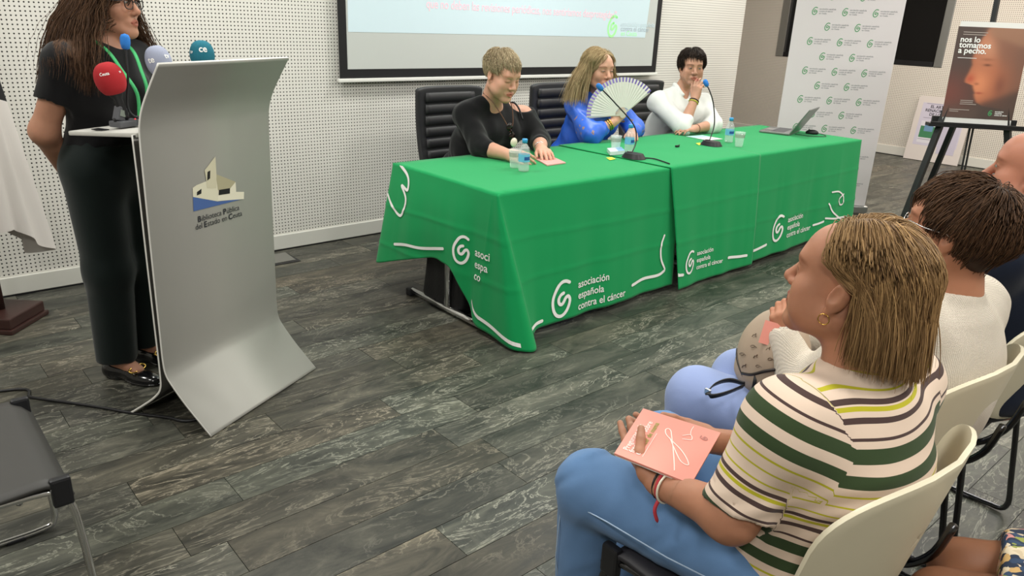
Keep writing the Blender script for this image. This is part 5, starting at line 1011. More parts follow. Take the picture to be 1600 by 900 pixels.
    for sx in (-1, 1): q.tube([h.P(sx*.033+.027*math.cos(a), .1-.10*abs(sx*.033+.027*math.cos(a))**1.6, .002+.019*math.sin(a)) for a in np.linspace(0, 2*math.pi, 21)], .0011, 5, False)
    q.tube([h.P(-.007, .102, .006), h.P(.007, .102, .006)], .0012, 5); small(t, t, 'glasses', q, M_silver)
    return t
woman_cream()
def man_navy():
    t = thing('person', 'bald man in navy seated beside the woman in the cream jumper', 'person', (2.47, .6, 0)); o = off_of(t); up = V3(0, 0, 1)
    f = V3(-.1, 1, 0); pel, chest, nk = V3(2.47, .58, .56), V3(2.47, .56, .86), V3(2.475, .585, 1.05)
    shl, shr = V3(2.275, .58, .965), V3(2.67, .56, .965); ell, wrl = V3(2.22, .68, .69), V3(2.34, .89, .67); elr, wrr = V3(2.74, .68, .69), V3(2.58, .9, .67)
    kl, kr = V3(2.36, 1.02, .53), V3(2.62, 1.02, .53); al, ar = V3(2.36, 1.05, .09), V3(2.62, 1.05, .09); hl, hr = V3(2.38, .6, .54), V3(2.56, .6, .54)
    h = Head((2.515, .615, 1.168), (-.15, 1, .05), sc=1.03, full=1.05, nose=1.06, lip=(.82, .6, .58), browcol=(.55, .45, .4)); h.neck(V3(2.485, .58, 1.0), .058, .066)
    T_, M = torso(pel, chest, f, .175, .175, .185, .13, 0, shl, shr, .05)
    d = Sdf().ext(h.d).ext(T_); arm(d, shl, ell, wrl, (.056, .05, .045, .03)); arm(d, shr, elr, wrr, (.056, .05, .045, .03)); hand(d, wrl, (.3, .9, 0), (0, .1, -1), -1, 1.05, (.3, .3, .3, .3)); hand(d, wrr, (-.3, .9, 0), (0, .1, -1), 1, 1.05, (.3, .3, .3, .3))
    for a, b, c in ((hl, kl, al), (hr, kr, ar)): d.cone(a, b, .088, .064, .05); d.cone(b, c, .058, .04, .03); d.cone(c, c+V3(0, .1, -.05), .036, .03, .03)
    link('body', body_mesh('body', d, .010, [(*around(h.c, .15), .003)], skin_mat('skin_ruddy', 'b0765e'), h.tint, o), t)
    s_ = Sdf().ext(T_.inflate(.016)); s_.cone(shl, ell, .07, .066, .05); s_.cone(shr, elr, .07, .066, .05); s_.cone(ell, wrl, .06, .044, .03); s_.cone(elr, wrr, .06, .044, .03); s_.ell(nk+V3(0, .02, .04), (.07, .075, .06), None, .01, True); s_.cut((0, 0, .5), (0, 0, 1)); clothing('shirt', s_, .010, fabric('navy_cotton', '141c2c', .85), t, o, folds(24, .004, 33))
    tr = Sdf(); tr.ell(pel, (.19, .15, .12), None, .05)
    for a, b, c in ((hl, kl, al), (hr, kr, ar)): tr.cone(a, b, .1, .08, .05); tr.cone(b, c, .075, .065, .03)
    tr.cut((0, 0, .1), (0, 0, 1)); clothing('trousers', tr, .010, fabric('dark_navy', '161a24', .85), t, o, folds(22, .005, 35))
    for a_ in (al, ar): shoe(t, t, (a_[0], a_[1]-.05, 0), (a_[0], a_[1]+.21, 0), mat('brown_shoe', '4a3325', .4))
    h.eyes(t, o)
    ok = lambda u: (u[:, 1] < .1) & (u[:, 2] < .35) & (u[:, 2] > -.6) & ~((u[:, 1] > -.1) & (u[:, 2] < .0))
    ro, u = scalp(900, 71, ok); S = grow(h, ro, crown_dirs(u, ro), 5, .005, .1, (), 1.04, (0, 0), 72); link('hair', hair_mesh('hair', [(S, .0014)], hair_mat('hair_grey', '6a6460', 'a8a29a'), o), t)
man_navy()
def woman_floral():
    t = thing('person', 'person in a floral skirt seated behind the chair of the striped top, knees showing', 'person', (1.78, -.1, 0)); o = off_of(t); up = V3(0, 0, 1)
    f = unit(V3(-.25, 1, 0)); pel, chest, nk = V3(1.80, -.16, .56), V3(1.83, -.24, .84), V3(1.83, -.22, 1.03); M0 = frame(f)
    shl, shr = chest+M0@V3(-.18, 0, .1), chest+M0@V3(.18, 0, .1); ell, wrl = chest+M0@V3(-.24, .08, -.18), pel+M0@V3(-.10, .26, .14); elr, wrr = chest+M0@V3(.24, .08, -.18), pel+M0@V3(.1, .26, .14)
    kl, kr = V3(1.465, .315, .462), V3(1.60, .325, .462); al, ar = V3(1.50, .25, .09), V3(1.65, .26, .09); hl, hr = pel+M0@V3(-.09, .02, -.02), pel+M0@V3(.09, .02, -.02)
    h = Head((1.825, -.18, 1.16), (-.3, 1, .05), sc=.97); h.neck(nk, .05, .06); T_, M = torso(pel, chest, f, .19, .165, .17, .125, .062, shl, shr, .04)
    d = Sdf().ext(h.d).ext(T_); arm(d, shl, ell, wrl); arm(d, shr, elr, wrr); hand(d, wrl, M0@V3(.3, .9, -.1), (0, 0, -1), -1, .95); hand(d, wrr, M0@V3(-.3, .9, -.1), (0, 0, -1), 1, .95)
    for a, b, c in ((hl, kl, al), (hr, kr, ar)): d.cone(a, b, .088, .062, .05); d.cone(b, c, .056, .036, .03); d.cone(c, c+V3(-.02, .1, -.05), .034, .03, .03)
    link('body', body_mesh('body', d, .008, [(*around(h.c, .15), .0035)], skin_mat('skin_brown', '7a5038'), h.tint, o), t)
    mf = bpy.data.materials.new('floral_print'); mf.use_nodes = True; N = mf.node_tree.nodes; L = mf.node_tree.links; b = N['Principled BSDF']; b.inputs['Roughness'].default_value = .8
    tc = N.new('ShaderNodeTexCoord'); ns = N.new('ShaderNodeTexNoise'); ns.inputs['Scale'].default_value = 30; L.new(tc.outputs['Object'], ns.inputs['Vector']); mm = N.new('ShaderNodeVectorMath'); mm.operation = 'MULTIPLY_ADD'; L.new(ns.outputs['Color'], mm.inputs[0]); mm.inputs[1].default_value = (.03, .03, .03); L.new(tc.outputs['Object'], mm.inputs[2])
    vo = N.new('ShaderNodeTexVoronoi'); vo.inputs['Scale'].default_value = 62; L.new(mm.outputs[0], vo.inputs['Vector']); sp = N.new('ShaderNodeSeparateColor'); L.new(vo.outputs['Color'], sp.inputs[0]); rp = N.new('ShaderNodeValToRGB'); rp.color_ramp.interpolation = 'CONSTANT'; L.new(sp.outputs[0], rp.inputs[0]); e = rp.color_ramp.elements; e[0].color = lin('1d2c44'); e[1].position = .3; e[1].color = lin('c9b79a')
    for p_, c_ in ((.45, '2b4160'), (.6, 'd8c9ae'), (.74, 'c98a86'), (.82, 'c9a46a'), (.9, '8d9447')): e.new(p_).color = lin(c_)
    L.new(rp.outputs[0], b.inputs['Base Color'])
    sk = Sdf(); sk.ell(pel, (.20, .16, .13), M, .05); sk.cone(hl, kl*.86+hl*.14, .105, .092, .06); sk.cone(hr, kr*.86+hr*.14, .105, .092, .06); sk.cone((hl+hr)/2, (kl+kr)/2*.86+(hl+hr)/2*.14, .08, .07, .06); sk.box(kl*.5+kr*.5+f*.02, (.25, .075, .2), M0, .01, .01, True)
    clothing('floral_skirt', sk, .008, mf, t, o, folds(26, .004, 37)); tp_ = Sdf().ext(T_.inflate(.014)); tp_.cone(shl, ell, .066, .062, .04); tp_.cone(shr, elr, .066, .062, .04); tp_.ell(nk+V3(0, .02, .03), (.07, .075, .06), None, .01, True); tp_.cut((0, 0, .58), (0, 0, 1)); clothing('blouse', tp_, .010, mf, t, o)
    for a_ in (al, ar): shoe(t, t, (a_[0], a_[1]-.05, 0), (a_[0]-.03, a_[1]+.19, 0), M_black)
    short_hair(h, t, o, 1200, hair_mat('hair_dark_brown', '241812', '5d4330'), FRONT, (0, -.05, .118), lambda r_, u: .07, (1.06, 1.2), 81, .12, (.0014, .0026), (.0765, .0985, .0855), .25, extra=.2)
woman_floral()
woman_striped()
# ================================================================== seating
M_cream = mat('cream_plastic', 'd9d0b6', .38); M_seat = mat('black_seat', '26252a', .5, bump=(500, .15, .001)); M_seatg = mat('dark_grey_seat', '3a3937', .55)
def shell_chair(label, loc, rot, back, frame_m, seat_m, group=None):
    t = thing('stacking_chair', label, 'chair', loc, rot, group)
    def seat(u, v):
        x = (u-.5)*.50; y = -.205+.43*v; z = .452-.018*math.sin(math.pi*v)*(1-(2*u-1)**2*.4)-.05*max(0, (v-.86)/.14)**2+.02*max(0, (.12-v)/.12)**2; return (x, y, z)
    q = MB(); q.grid(seat, 14, 18); o = q.build('seat', seat_m, t, True); solid(o, .012, 0)
    for s in (-1, 1): q = MB(); q.box((s*.243, .205, .42), (.022, .045, .075), bev=.007); q.build('corner_bracket', M_black, t)
    def bk(th, r):
        a = 2*math.pi*th; c, s = math.cos(a), math.sin(a); e = .55; X = math.copysign(abs(c)**e, c)*r; Z = math.copysign(abs(s)**e, s)*r
        x = X*.262*(1+.05*Z); z = .665+Z*.165+.012*Z*(1-X*X); y = -.285-.035*Z+.085*X*X-.0*Z; return (x, y, z)
    q = MB(); q.grid(lambda u, v: bk(u, v), 48, 9); bo = q.build('backrest', back, t, True); solid(bo, .009, 0); bevelmod(bo, .003)
    for s in (-1, 1):
        q = MB(); x = s*.235
        q.tube(catmull([(x*.86, -.292, .60), (x*.9, -.262, .50), (x*.97, -.19, .432), (x, -.05, .428), (x, .15, .425), (x*1.02, .212, .40), (x*1.06, .228, .3), (x*1.08, .236, .12), (x*1.085, .235, .035), (x*1.085, .20, .011), (x*1.085, .05, .0105), (x*1.085, -.17, .0105), (x*1.08, -.235, .03), (x*1.05, -.225, .15), (x, -.19, .40)], 5), .0092, 8); q.build('side_frame', frame_m, t, True)
        for yy in (-.1, .13): q = MB(); q.box((x*1.085, yy, .006), (.024, .05, .012), bev=.004); q.build('glide', M_black, t)
    q = MB(); q.tube([(-.235, .12, .418), (.235, .12, .418)], .008, 8); q.tube([(-.235, -.12, .418), (.235, -.12, .418)], .008, 8); q.build('cross_bar', frame_m, t, True)
    return t
shell_chair('cream-backed stacking chair under the woman in the striped top', (1.318, .635, 0), 0, M_cream, M_dchrome, M_seat, 'audience chairs')
shell_chair('cream-backed stacking chair under the woman in the cream jumper', (1.862, .715, 0), 0, M_cream, M_dchrome, M_seat, 'audience chairs')
shell_chair('cream-backed stacking chair under the man in navy', (2.47, .72, 0), 0, M_cream, M_dchrome, M_seat, 'audience chairs')
shell_chair('cream-backed stacking chair under the person in the floral skirt', (1.815, -.06, 0), .245, M_cream, M_dchrome, M_seat, 'audience chairs')
shell_chair('empty dark grey chair with chrome sled legs beside the lectern', (.015, 2.06, 0), -math.pi/2, M_seatg, M_chrome, M_seatg)

M_leath = mat('black_leatherette', '2a2a2c', .5, bump=(200, .1, .001))
def office_chair(label, x, y, rot):
    t = thing('conference_chair', label, 'chair', (x, y, 0), rot, 'chairs of the panel')
    q = MB(); q.box((0, -.02, .47), (.50, .48, .08), bev=.03); q.build('seat', M_leath, t, True)
    def bk(u, v): X = 2*u-1; return (X*.265*(1-.06*(1-v)), -.275-.06*v-.03*math.sin(math.pi*v)+.03*X*X, .50+.585*v-.015*abs(X)**6*(v > .9))
    q = MB(); q.grid(bk, 20, 24); b = q.build('backrest', M_leath, t, True); solid(b, .035, 0); bevelmod(b, .012, 3)
    for k in range(7):
        v = .13+.75*k/6; q = MB(); c = bk(.5, v); q.rings([[(X*.185, c[1]+.030*X*X*.5+.016+.018*math.cos(a), c[2]+.034*math.sin(a)) for a in [2*math.pi*j/12 for j in range(12)]] for X in [-1.05+2.1*i/12 for i in range(13)]]); q.build('padded_rib', M_leath, b, True)
    q = MB(); q.tube([(0, 0, .1), (0, 0, .44)], .028, 12); q.build('gas_column', M_chrome, t, True)
    for k in range(5):
        a = 2*math.pi*k/5+.3; q = MB(); q.tube([(0, 0, .11), (.27*math.cos(a), .27*math.sin(a), .075)], [.024, .014], 8); l = q.build('base_arm', M_chrome, t, True)
        q = MB(); q.lathe([(.005, -.012), (.024, -.011), (.027, 0), (.024, .011), (.005, .012)], 14, (.27*math.cos(a), .27*math.sin(a), .0285), Matrix.Rotation(R_(90), 3, 'X')); q.build('castor', M_black, l, True)
    for s in (-1, 1): q = MB(); q.tube(catmull([(s*.25, -.2, .45), (s*.28, -.18, .6), (s*.28, -.08, .65), (s*.28, .12, .65)], 5), .012, 8); q.build('armrest', M_black, t, True)
office_chair('black padded conference chair behind the woman in black', 3.02, 3.76, math.pi); office_chair('black padded conference chair behind the woman in blue', 4.0, 3.76, math.pi); office_chair('black padded conference chair behind the woman in white', 4.97, 3.76, math.pi)

# ================================================================== things on the lectern
SHZ = 1.096
def surf_text(s, sz, fn, name, m_, parent, bold=.02, align='CENTER'):
    v, f = text_geo(s, sz, bold, align); q = MB(); q.add([fn(p[0], p[1]) for p in v], f); o = q.build(name, m_, parent); o['kind'] = 'stuff'; return o
def interview_mic(label, foot, foam, rx, rz, col, texts, rec=False):
    foot, foam = V3(*foot), V3(*foam); t = thing('interview_microphone', label, 'microphone', foot); ax = unit(foam-foot); L_ = np.linalg.norm(foam-foot); M = frame(np.cross(ax, (1, 0, 0)), ax); rot = Matrix(M.tolist())
    q = MB(); q.lathe([(.013, .0), (.0155, .02), (.015, L_-.07), (.024, L_-.05), (.024, L_-.02)], 14, (0, 0, 0), rot); q.build('handle', M_black, t, True)
    q = MB(); n = 14; q.lathe([(rx*.45, -rz*.86)]+[(rx*math.cos(a)**.8 if abs(a) < 1.5 else .001, rz*math.sin(a)) for a in np.linspace(-.95, 1.5, n)]+[(.0005, rz)], 24, tuple(foam-foot), rot); fo = q.build('foam_windscreen', mat('foam_'+col, col, .95, bump=(500, .5, .002)), t, True)
    cd_ = unit(CAMP-foam); fx = unit(np.cross((0, 0, 1), cd_)); fz = unit(np.cross(cd_, fx)); 
    for s, a0, z0, sz in texts:
        def fn(u, v):
            a = a0+u/rx; zz = z0+v; rr = rx*math.sqrt(max(.02, 1-(zz/rz)**2))**.8+.0012; d_ = math.cos(a)*cd_+math.sin(a)*fx; d_ = d_-ax*(d_@ax); d_ = unit(d_); return foam-foot+d_*rr+ax*zz
        surf_text(s, sz, fn, 'lettering', M_white, fo)
    if rec:
        q = MB(); q.box((0, 0, 0), (.04, .035, .055), bev=.005); 
    return t
on_shelf = lambda x, d: tuple(LECM(x, d, SHZ+.001))
p = ony(172, 124, 2.94); ft = LECM(-.19, -.375, SHZ+.028)
interview_mic('red foam interview microphone lying on a recorder on the lectern shelf', tuple(ft), tuple(p), .050, .058, 'a8242a', [('Ceuta', -.25, .022, .014), ('tv', .95, .018, .012)])
rc = thing('audio_recorder', 'grey pocket audio recorder on the lectern shelf under the red microphone', 'recorder', on_shelf(-.19, -.375), lec.rotation_euler[2])
q = MB(); q.box((0, .0, .014), (.10, .055, .022), bev=.005); q.build('body', mat('recorder_grey', '55565a', .4), rc)
q = MB(); q.box((-.012, .006, .045), (.042, .03, .05), Matrix.Rotation(R_(20), 3, 'Y'), bev=.004); hd = q.build('display_housing', mat('recorder_grey'), rc); q = MB(); q.box((-.017, -.0105, .05), (.022, .002, .022), Matrix.Rotation(R_(20), 3, 'Y')); q.build('display', mat('lcd', '7d857c', .3), hd)
q = MB(); q.lathe([(.0005, .003), (.003, .001), (.003, -.001)], 10, (.03, -.012, .026)); q.build('record_lamp', mat('red_lamp', 'c8303a', .3, emit=('ff3a40', 1.)), rc)
for dx in (-.042, .042): q = MB(); q.tube([(dx, .0, .02), (dx*1.25, -.004, .034)], .005, 8); q.build('thumb_wheel', M_black, rc)
p = ony(248, 96, 2.99); interview_mic('lilac grey foam interview microphone behind the lectern sheet', tuple(LECM(-.02, -.30, SHZ+.002)), tuple(p), .045, .056, '9aa0b4', [('te', -.55, -.002, .03), ('tv', .8, .004, .026)])
p = ony(316, 86, 3.03); interview_mic('teal foam interview microphone with white initials behind the lectern sheet', tuple(LECM(.13, -.30, SHZ+.002)), tuple(p), .045, .054, '1f6b7d', [('ce', .1, .012, .034), ('tv', -.95, .006, .018)])
def gooseneck(label, base, pts, foam_c, kind, bw=(.10, .13)):
    t = thing('gooseneck_microphone', label, 'microphone', base); b0 = V3(*base)
    if kind == 'table':
        def bb(u, v): a = 2*math.pi*u; return (bw[0]/2*math.copysign(abs(math.cos(a))**.7, math.cos(a))*(1-.25*v), bw[1]/2*math.copysign(abs(math.sin(a))**.7, math.sin(a))*(1-.25*v), .028*v)
        q = MB(); q.grid(bb, 28, 4); q.add([bb(i/28, 1) for i in range(28)], [tuple(range(28))]); q.build('base', M_black, t, True)
        q = MB(); q.box((0, bw[1]*.25, .0305), (.022, .022, .006), bev=.002); q.build('talk_button', mat('button_grey', '4a4a4e', .5), t)
    else: q = MB(); q.lathe([(.014, 0), (.014, .02), (.008, .03)], 12); q.build('base', M_black, t, True)
    P_ = [np.array(p)-b0 for p in pts]; c = catmull(P_, 8); q = MB(); q.tube(c, .0042 if kind == 'table' else .004, 8); q.build('neck', M_black, t, True)
    ax = unit(P_[-1]-P_[-2]); M = frame(np.cross(ax, (1, 0, 0)), ax); q = MB(); q.lathe([(.006, -.028), (.013, -.024), (.0165, -.008), (.0165, .010), (.012, .021), (.001, .025)], 16, tuple(P_[-1]+ax*.012), Matrix(M.tolist())); q.build('foam_windscreen', mat('foam_blue', foam_c, .95, bump=(500, .5, .002)), t, True)
b0 = LECM(-.10, -.26, SHZ+.001); gooseneck('slim gooseneck microphone with blue foam on the lectern shelf', tuple(b0), [tuple(b0+Vector((0, 0, .02))), tuple(ony(205, 178, 2.93)), tuple(ony(200, 120, 2.94)), tuple(ony(196, 70, 2.95))], '2f78c8', 'lectern')

# ================================================================== things on the table
CT = lambda x, y: (x, y, TZ+(.0085 if 3.5 < x < 4.6 else .0025))
def at_table(x, y): p = onz(x, y, TZ+.003); return CT(p[0], p[1])
M_pet = mat('clear_plastic', 'eef4f4', .08, alpha=.22, spec=.8); M_water = mat('water', 'dfe9ea', .05, alpha=.18, spec=.6); M_cap = mat('blue_cap', '3f9fd8', .4); M_lab = mat('bottle_label', '6fb9dd', .5); M_lab2 = mat('label_navy', '27549b', .5)
def bottle(label, loc, h=.172):
    t = thing('water_bottle', label, 'bottle', loc, random.uniform(-.5, .5)); k = h/.172
    pr = [(.004, .002), (.026, 0), (.030, .006), (.030, .02), (.0285, .03), (.030, .04), (.030, .10), (.0285, .112), (.020, .132), (.0125, .143), (.0125, .152)]
    q = MB(); q.lathe([(r*k, z*k) for r, z in pr], 24, cap=False); q.build('bottle_body', M_pet, t, True)
    q = MB(); q.lathe([(.001, .003*k), (.0275*k, .004*k), (.0285*k, .03*k), (.0282*k, .085*k), (.001, .085*k)], 20); q.build('water', M_water, t, True)
    q = MB(); q.lathe([(.0308*k, .052*k), (.0308*k, .092*k)], 24, cap=False); lb = q.build('label_sleeve', M_lab, t, True); q = MB(); q.grid(lambda u, v: (.0311*k*math.cos(-2.6+u*1.4), .0311*k*math.sin(-2.6+u*1.4), (.062+.018*v)*k), 8, 1); q.build('label_mark', M_lab2, lb)
    q = MB(); q.lathe([(.0145*k, .150*k), (.0145*k, .170*k), (.013*k, .172*k), (.001, .172*k)], 20); q.build('cap', M_cap, t, True)
def cup(label, loc, h=.10):
    t = thing('plastic_cup', label, 'cup', loc); q = MB(); q.lathe([(.001, .001), (.025, .001), (.035, h), (.0365, h), (.0365, h-.004), (.0345, h-.004), (.0235, .004)], 24, cap=False); q.build('cup_wall', M_pet, t, True)
    q = MB(); q.lathe([(.0322, h*.62), (.0345, h*.86)], 24, cap=False); q.build('printed_band', mat('cup_band', '8f9a86', .5, alpha=.6), t, True)
bottle('small water bottle with blue cap in front of the woman in black', at_table(818, 267)); cup('clear plastic cup beside the hand of the woman in black', at_table(804, 262))
bottle('small water bottle with blue cap in front of the woman with the fan', at_table(982, 239)); cup('clear plastic cup in front of the woman with the fan', at_table(961, 238))
bottle('small water bottle with blue cap in front of the woman in white', at_table(1138, 222)); cup('clear plastic cup in front of the woman in white', at_table(1154, 229))
b = at_table(990, 248); gooseneck('black table microphone with blue foam leaning towards the woman with the fan', b, [V3(*b)+V3(.0, .02, .02), tuple(ony(994, 220, 2.99)), tuple(ony(990, 195, 3.02)), tuple(ony(962, 162, 3.10)), tuple(ony(939, 138, 3.16))], '3a6fb0', 'table', (.11, .15))
b = at_table(1111, 228); gooseneck('black table microphone with blue foam in front of the woman in white', b, [V3(*b)+V3(.0, .02, .02), tuple(ony(1116, 195, 3.05)), tuple(ony(1115, 165, 3.08)), tuple(ony(1110, 145, 3.10)), tuple(ony(1104, 132, 3.13))], '3a6fb0', 'table', (.11, .15))
# microphone cable
q = MB(); q.tube(catmull([at_table(1004, 249)[:2]+(TZ+.013,), at_table(1020, 250)[:2]+(TZ+.012,), at_table(1034, 254)[:2]+(TZ+.012,), at_table(1046, 258)[:2]+(TZ+.011,)], 6), .004, 6); tag(q.build('microphone_cable', M_black, None, True), 'short black cable trailing from the table microphone near the fan', 'cable')
def sheet_on(name, label, cat, px4, m_, th=.002, edge=None, z=.004):
    P_ = [onz(x, y, TZ+z) for x, y in px4]; c = sum(P_)/4; t = thing(name, label, cat, (c[0], c[1], CT(c[0], 0)[2])); q = MB(); q.add([(p[0]-c[0], p[1]-c[1], zz) for zz in (0, th) for p in P_], [(0, 1, 2, 3), (4, 5, 6, 7)]+[(i, (i+1) % 4, 4+(i+1) % 4, 4+i) for i in range(4)]); q.build('cover' if th > .003 else 'sheet', m_, t); return t, [np.array((p[0]-c[0], p[1]-c[1], th+.0006)) for p in P_]
M_pink = mat('salmon_cover', 'dd8f80', .45); M_pinkl = mat('pink_pale', 'dfa39c', .45)
bk, cs = sheet_on('booklet', 'pink booklet lying on the green cloth under the hand of the woman in black', 'booklet', [(832, 246), (855, 259), (884, 255), (862, 245)], M_pinkl, .006)
q = MB(); q.add(*stroke_geo([tuple((cs[0]*(1-s)+cs[2]*s)[:2]) for s in (.2, .3, .4)], .006, .0068)); q.build('cover_print', M_white, bk)
fl, cs = sheet_on('flyer', 'white flyer with a pale cyan half lying before the woman in white', 'flyer', [(1072, 213), (1107, 219), (1129, 217), (1097, 211)], M_white, .0012)
q = MB(); q.add([tuple(cs[0]), tuple(cs[0]*.55+cs[1]*.45), tuple(cs[3]*.55+cs[2]*.45), tuple(cs[3])], [(0, 1, 2, 3)]); q.build('flyer_print', mat('cyan_print', 'a9d8d4', .6), fl)
M_yel = mat('yellow_note', 'd3dc45', .7)
sheet_on('sticky_note', 'yellow sticky note beside the tissue packet', 'note', [(947, 246), (953, 250), (962, 248), (956, 245)], M_yel, .0008); sheet_on('sticky_note', 'yellow sticky note beside the microphone of the woman in white', 'note', [(1087, 225), (1092, 228), (1098, 226), (1093, 224)], M_yel, .0008)
tp, cs = sheet_on('tissue_packet', 'white and blue tissue packet in front of the cup beside the fan', 'packet', [(948, 238), (953, 244), (976, 242), (970, 236)], mat('packet_white', 'd8e2e6', .35), .022); q = MB(); q.add([tuple(cs[2]*.55+cs[1]*.45+V3(0, 0, .0)), tuple(cs[2]), tuple(cs[3]), tuple(cs[3]*.55+cs[0]*.45)][::1], [(0, 1, 2, 3)]); q.build('packet_print', mat('packet_blue', '86b4d6', .4), tp)
c = at_table(1058, 231); t = thing('binder_clip', 'tiny black clip lying alone on the middle of the green cloth', 'clip', c); q = MB(); q.box((0, 0, .006), (.035, .014, .012), bev=.003); q.build('clip_body', M_black, t); q = MB(); q.tube(catmull([(.012, 0, .012), (.026, 0, .015), (.03, .006, .012), (.026, .01, .008)], 4), .0015, 6); q.build('wire_handle', M_dchrome, t)
# laptop turned to the panel
lp = thing('laptop', 'open silver laptop on the banner end of the green table', 'laptop', CT(5.63, 3.17), R_(16)); M_lap = mat('laptop_silver', '8d8b8a', .35, .6)
q = MB(); q.box((0, 0, .009), (.34, .235, .016), bev=.004); q.build('base', M_lap, lp)
q = MB(); q.box((0, -.015, .0176), (.28, .10, .001)); kb = q.build('keyboard', mat('key_grey', '4c4b4d', .5), lp); q = MB(); q.box((0, .07, .0176), (.10, .06, .001)); q.build('touchpad', mat('pad_grey', '9a9896', .3), lp)
rt = Matrix.Rotation(R_(32), 3, 'X'); q = MB(); q.box(Vector((0, -.118, .016))+rt @ Vector((0, 0, .112)), (.34, .008, .225), rt, bev=.003); lid = q.build('lid', M_lap, lp); q = MB(); q.box(Vector((0, -.118, .016))+rt @ Vector((0, .0048, .115)), (.31, .001, .185), rt); q.build('display', mat('laptop_screen', '8e8ca2', .3, emit=('a9a6c4', .25)), lid)
mo = thing('computer_mouse', 'black computer mouse beside the laptop', 'mouse', CT(5.79, 2.98), R_(30)); d = Sdf(); d.ell((0, 0, .008), (.03, .05, .026)); d.cut((0, 0, .0005), (0, 0, 1)); link('shell', np_mesh('shell', [d.mesh(.004)], M_black), mo); q = MB(); q.lathe([(.001, -.003), (.007, -.003), (.007, .003), (.001, .003)], 12, (0, .025, .030), Matrix.Rotation(R_(90), 3, 'Y')); q.build('scroll_wheel', mat('button_grey'), mo)
q = MB(); q.tube(catmull([CT(5.60, 3.02)[:2]+(TZ+.008,), CT(5.64, 2.90)[:2]+(TZ+.005,), CT(5.74, 2.84)[:2]+(TZ+.005,), CT(5.84, 2.92)[:2]+(TZ+.005,), CT(5.87, 3.05)[:2]+(TZ+.005,)], 8), .0024, 6); tag(q.build('laptop_cable', M_black, None, True), 'thin dark cable looping on the cloth beside the laptop', 'cable')

# ================================================================== roll-up banner
BR_ = V3(6.694, 2.83, 0); BX = V3(.643, -.766, 0); BW = .87; BL_ = BR_-BX*BW; BN = V3(-.766, -.643, 0)
ba = thing('roll_up_banner', 'white roll-up banner covered with small green emblems', 'banner', (BL_+BR_)/2, math.atan2(BX[1], BX[0]))
q = MB(); q.box((0, 0, .045), (BW+.02, .09, .07), bev=.012); q.build('cassette', M_alu, ba)
for s in (-1, 1): q = MB(); q.box((s*.3, .0, .006), (.03, .26, .010), bev=.003); q.build('foot', M_black, ba)
q = MB(); q.box((0, 0, 1.075), (BW-.02, .0012, 1.99)); fb = q.build('printed_fabric', mat('banner_white', 'dcd4d6', .65), ba)
q = MB(); q.box((0, 0, 2.075), (BW, .022, .025), bev=.004); q.build('top_rail', M_alu, ba); q = MB(); q.tube([(0, .03, .06), (0, .02, 2.07)], .008, 8); q.build('support_pole', M_alu, ba)
def on_banner(x, y): d = ray(x, y); n_ = BN; tt = ((BR_-CAMP)@n_)/(d@n_); p = CAMP+tt*d; return float((p-(BL_+BR_)/2)@BX), float(p[2])
q = MB(); q.cur = 0; v, f = stroke_geo(emblem_pts(.060), .0065); q.add([(p[0], -.0014, p[1]) for p in v], f); q.cur = 1
for i, s in enumerate(('asociación española', 'contra el cáncer', 'en Ceuta')): v, f = text_geo(s, .0165, .02, 'LEFT', 1); q.add([(p[0]+.036, -.0014, p[1]+.012-i*.017) for p in v], f)
lm = q.mesh('logo_print', [M_print_green, M_print_grey]); a0 = on_banner(1273, 17); a1 = on_banner(1265, 64); dx = (on_banner(1368, 22)[0]-a0[0])/2; dz = (a0[1]-a1[1])/2
for r in range(-2, 15):
    for c in range(3 if r % 2 == 0 else 2):
        x = a0[0]+dx*(c+(.5 if r % 2 else 0)); z = a0[1]-dz*r
        if .12 < z < 2.03: link('logo_print', lm, ba).location = (x, 0, z)

# ================================================================== easel with poster
EP = onz(1525, 195, .9); EZ = .9
ea = thing('easel', 'black tripod easel carrying the portrait poster', 'easel', (EP[0], EP[1], 0), math.atan2(BX[1], BX[0])); M_eas = mat('easel_black', '1a1a1b', .5)
def bar(a, b_, w_, name='leg', par=ea, m_=None): q = MB(); q.tube([a, b_], w_, 4); return q.build(name, m_ or M_eas, par)
TB = lambda s, z: (s, .05+.10*(z-.9)+.015, z)
bar(TB(-.11, 1.5), (-.42, -.10, .02), .029); bar(TB(.11, 1.5), (.42, -.10, .02), .029); bar(TB(0, 1.5), (-.05, .62, .02), .027)
q = MB(); q.tube([TB(-.012, .30), TB(-.012, 2.0)], .008, 4); q.tube([TB(.012, .30), TB(.012, 2.0)], .008, 4); q.tube([TB(0, 1.3), TB(0, 2.1)], .022, 4); q.build('mast', M_eas, ea)
q = MB(); q.box((0, .02, .885), (.68, .085, .026), bev=.004); q.box((0, -.018, .900), (.66, .012, .018), bev=.003); q.build('tray', M_eas, ea)
q = MB(); q.box((0, .055, .92), (.60, .03, .05), bev=.004); q.build('tray_rail', M_eas, ea); bar((-.36, -.055, .34), (.36, -.055, .34), .014, 'cross_bar')
po = thing('poster', 'brown and orange portrait poster standing on the easel', 'poster', (EP[0], EP[1], EZ), math.atan2(BX[1], BX[0])); PH, PWd = .655, .50; tilt = Matrix.Rotation(R_(-5.5), 3, 'X')
PP = lambda u, v, l=0.: tuple(tilt @ Vector(((u-.5)*PWd, .012-l, .045+(1-v)*PH)))
q = MB(); q.box(tilt @ Vector((.003, .016, PH/2+.045)), (PWd-.015, .005, PH+.075), tilt); q.build('board', mat('foamboard_white', 'dcdcd8', .6), po)
NU, NV = 110, 140; uu, vv = np.meshgrid(np.linspace(0, 1, NU+1), np.linspace(0, 1, NV+1)); U, Vv = uu.ravel(), vv.ravel()
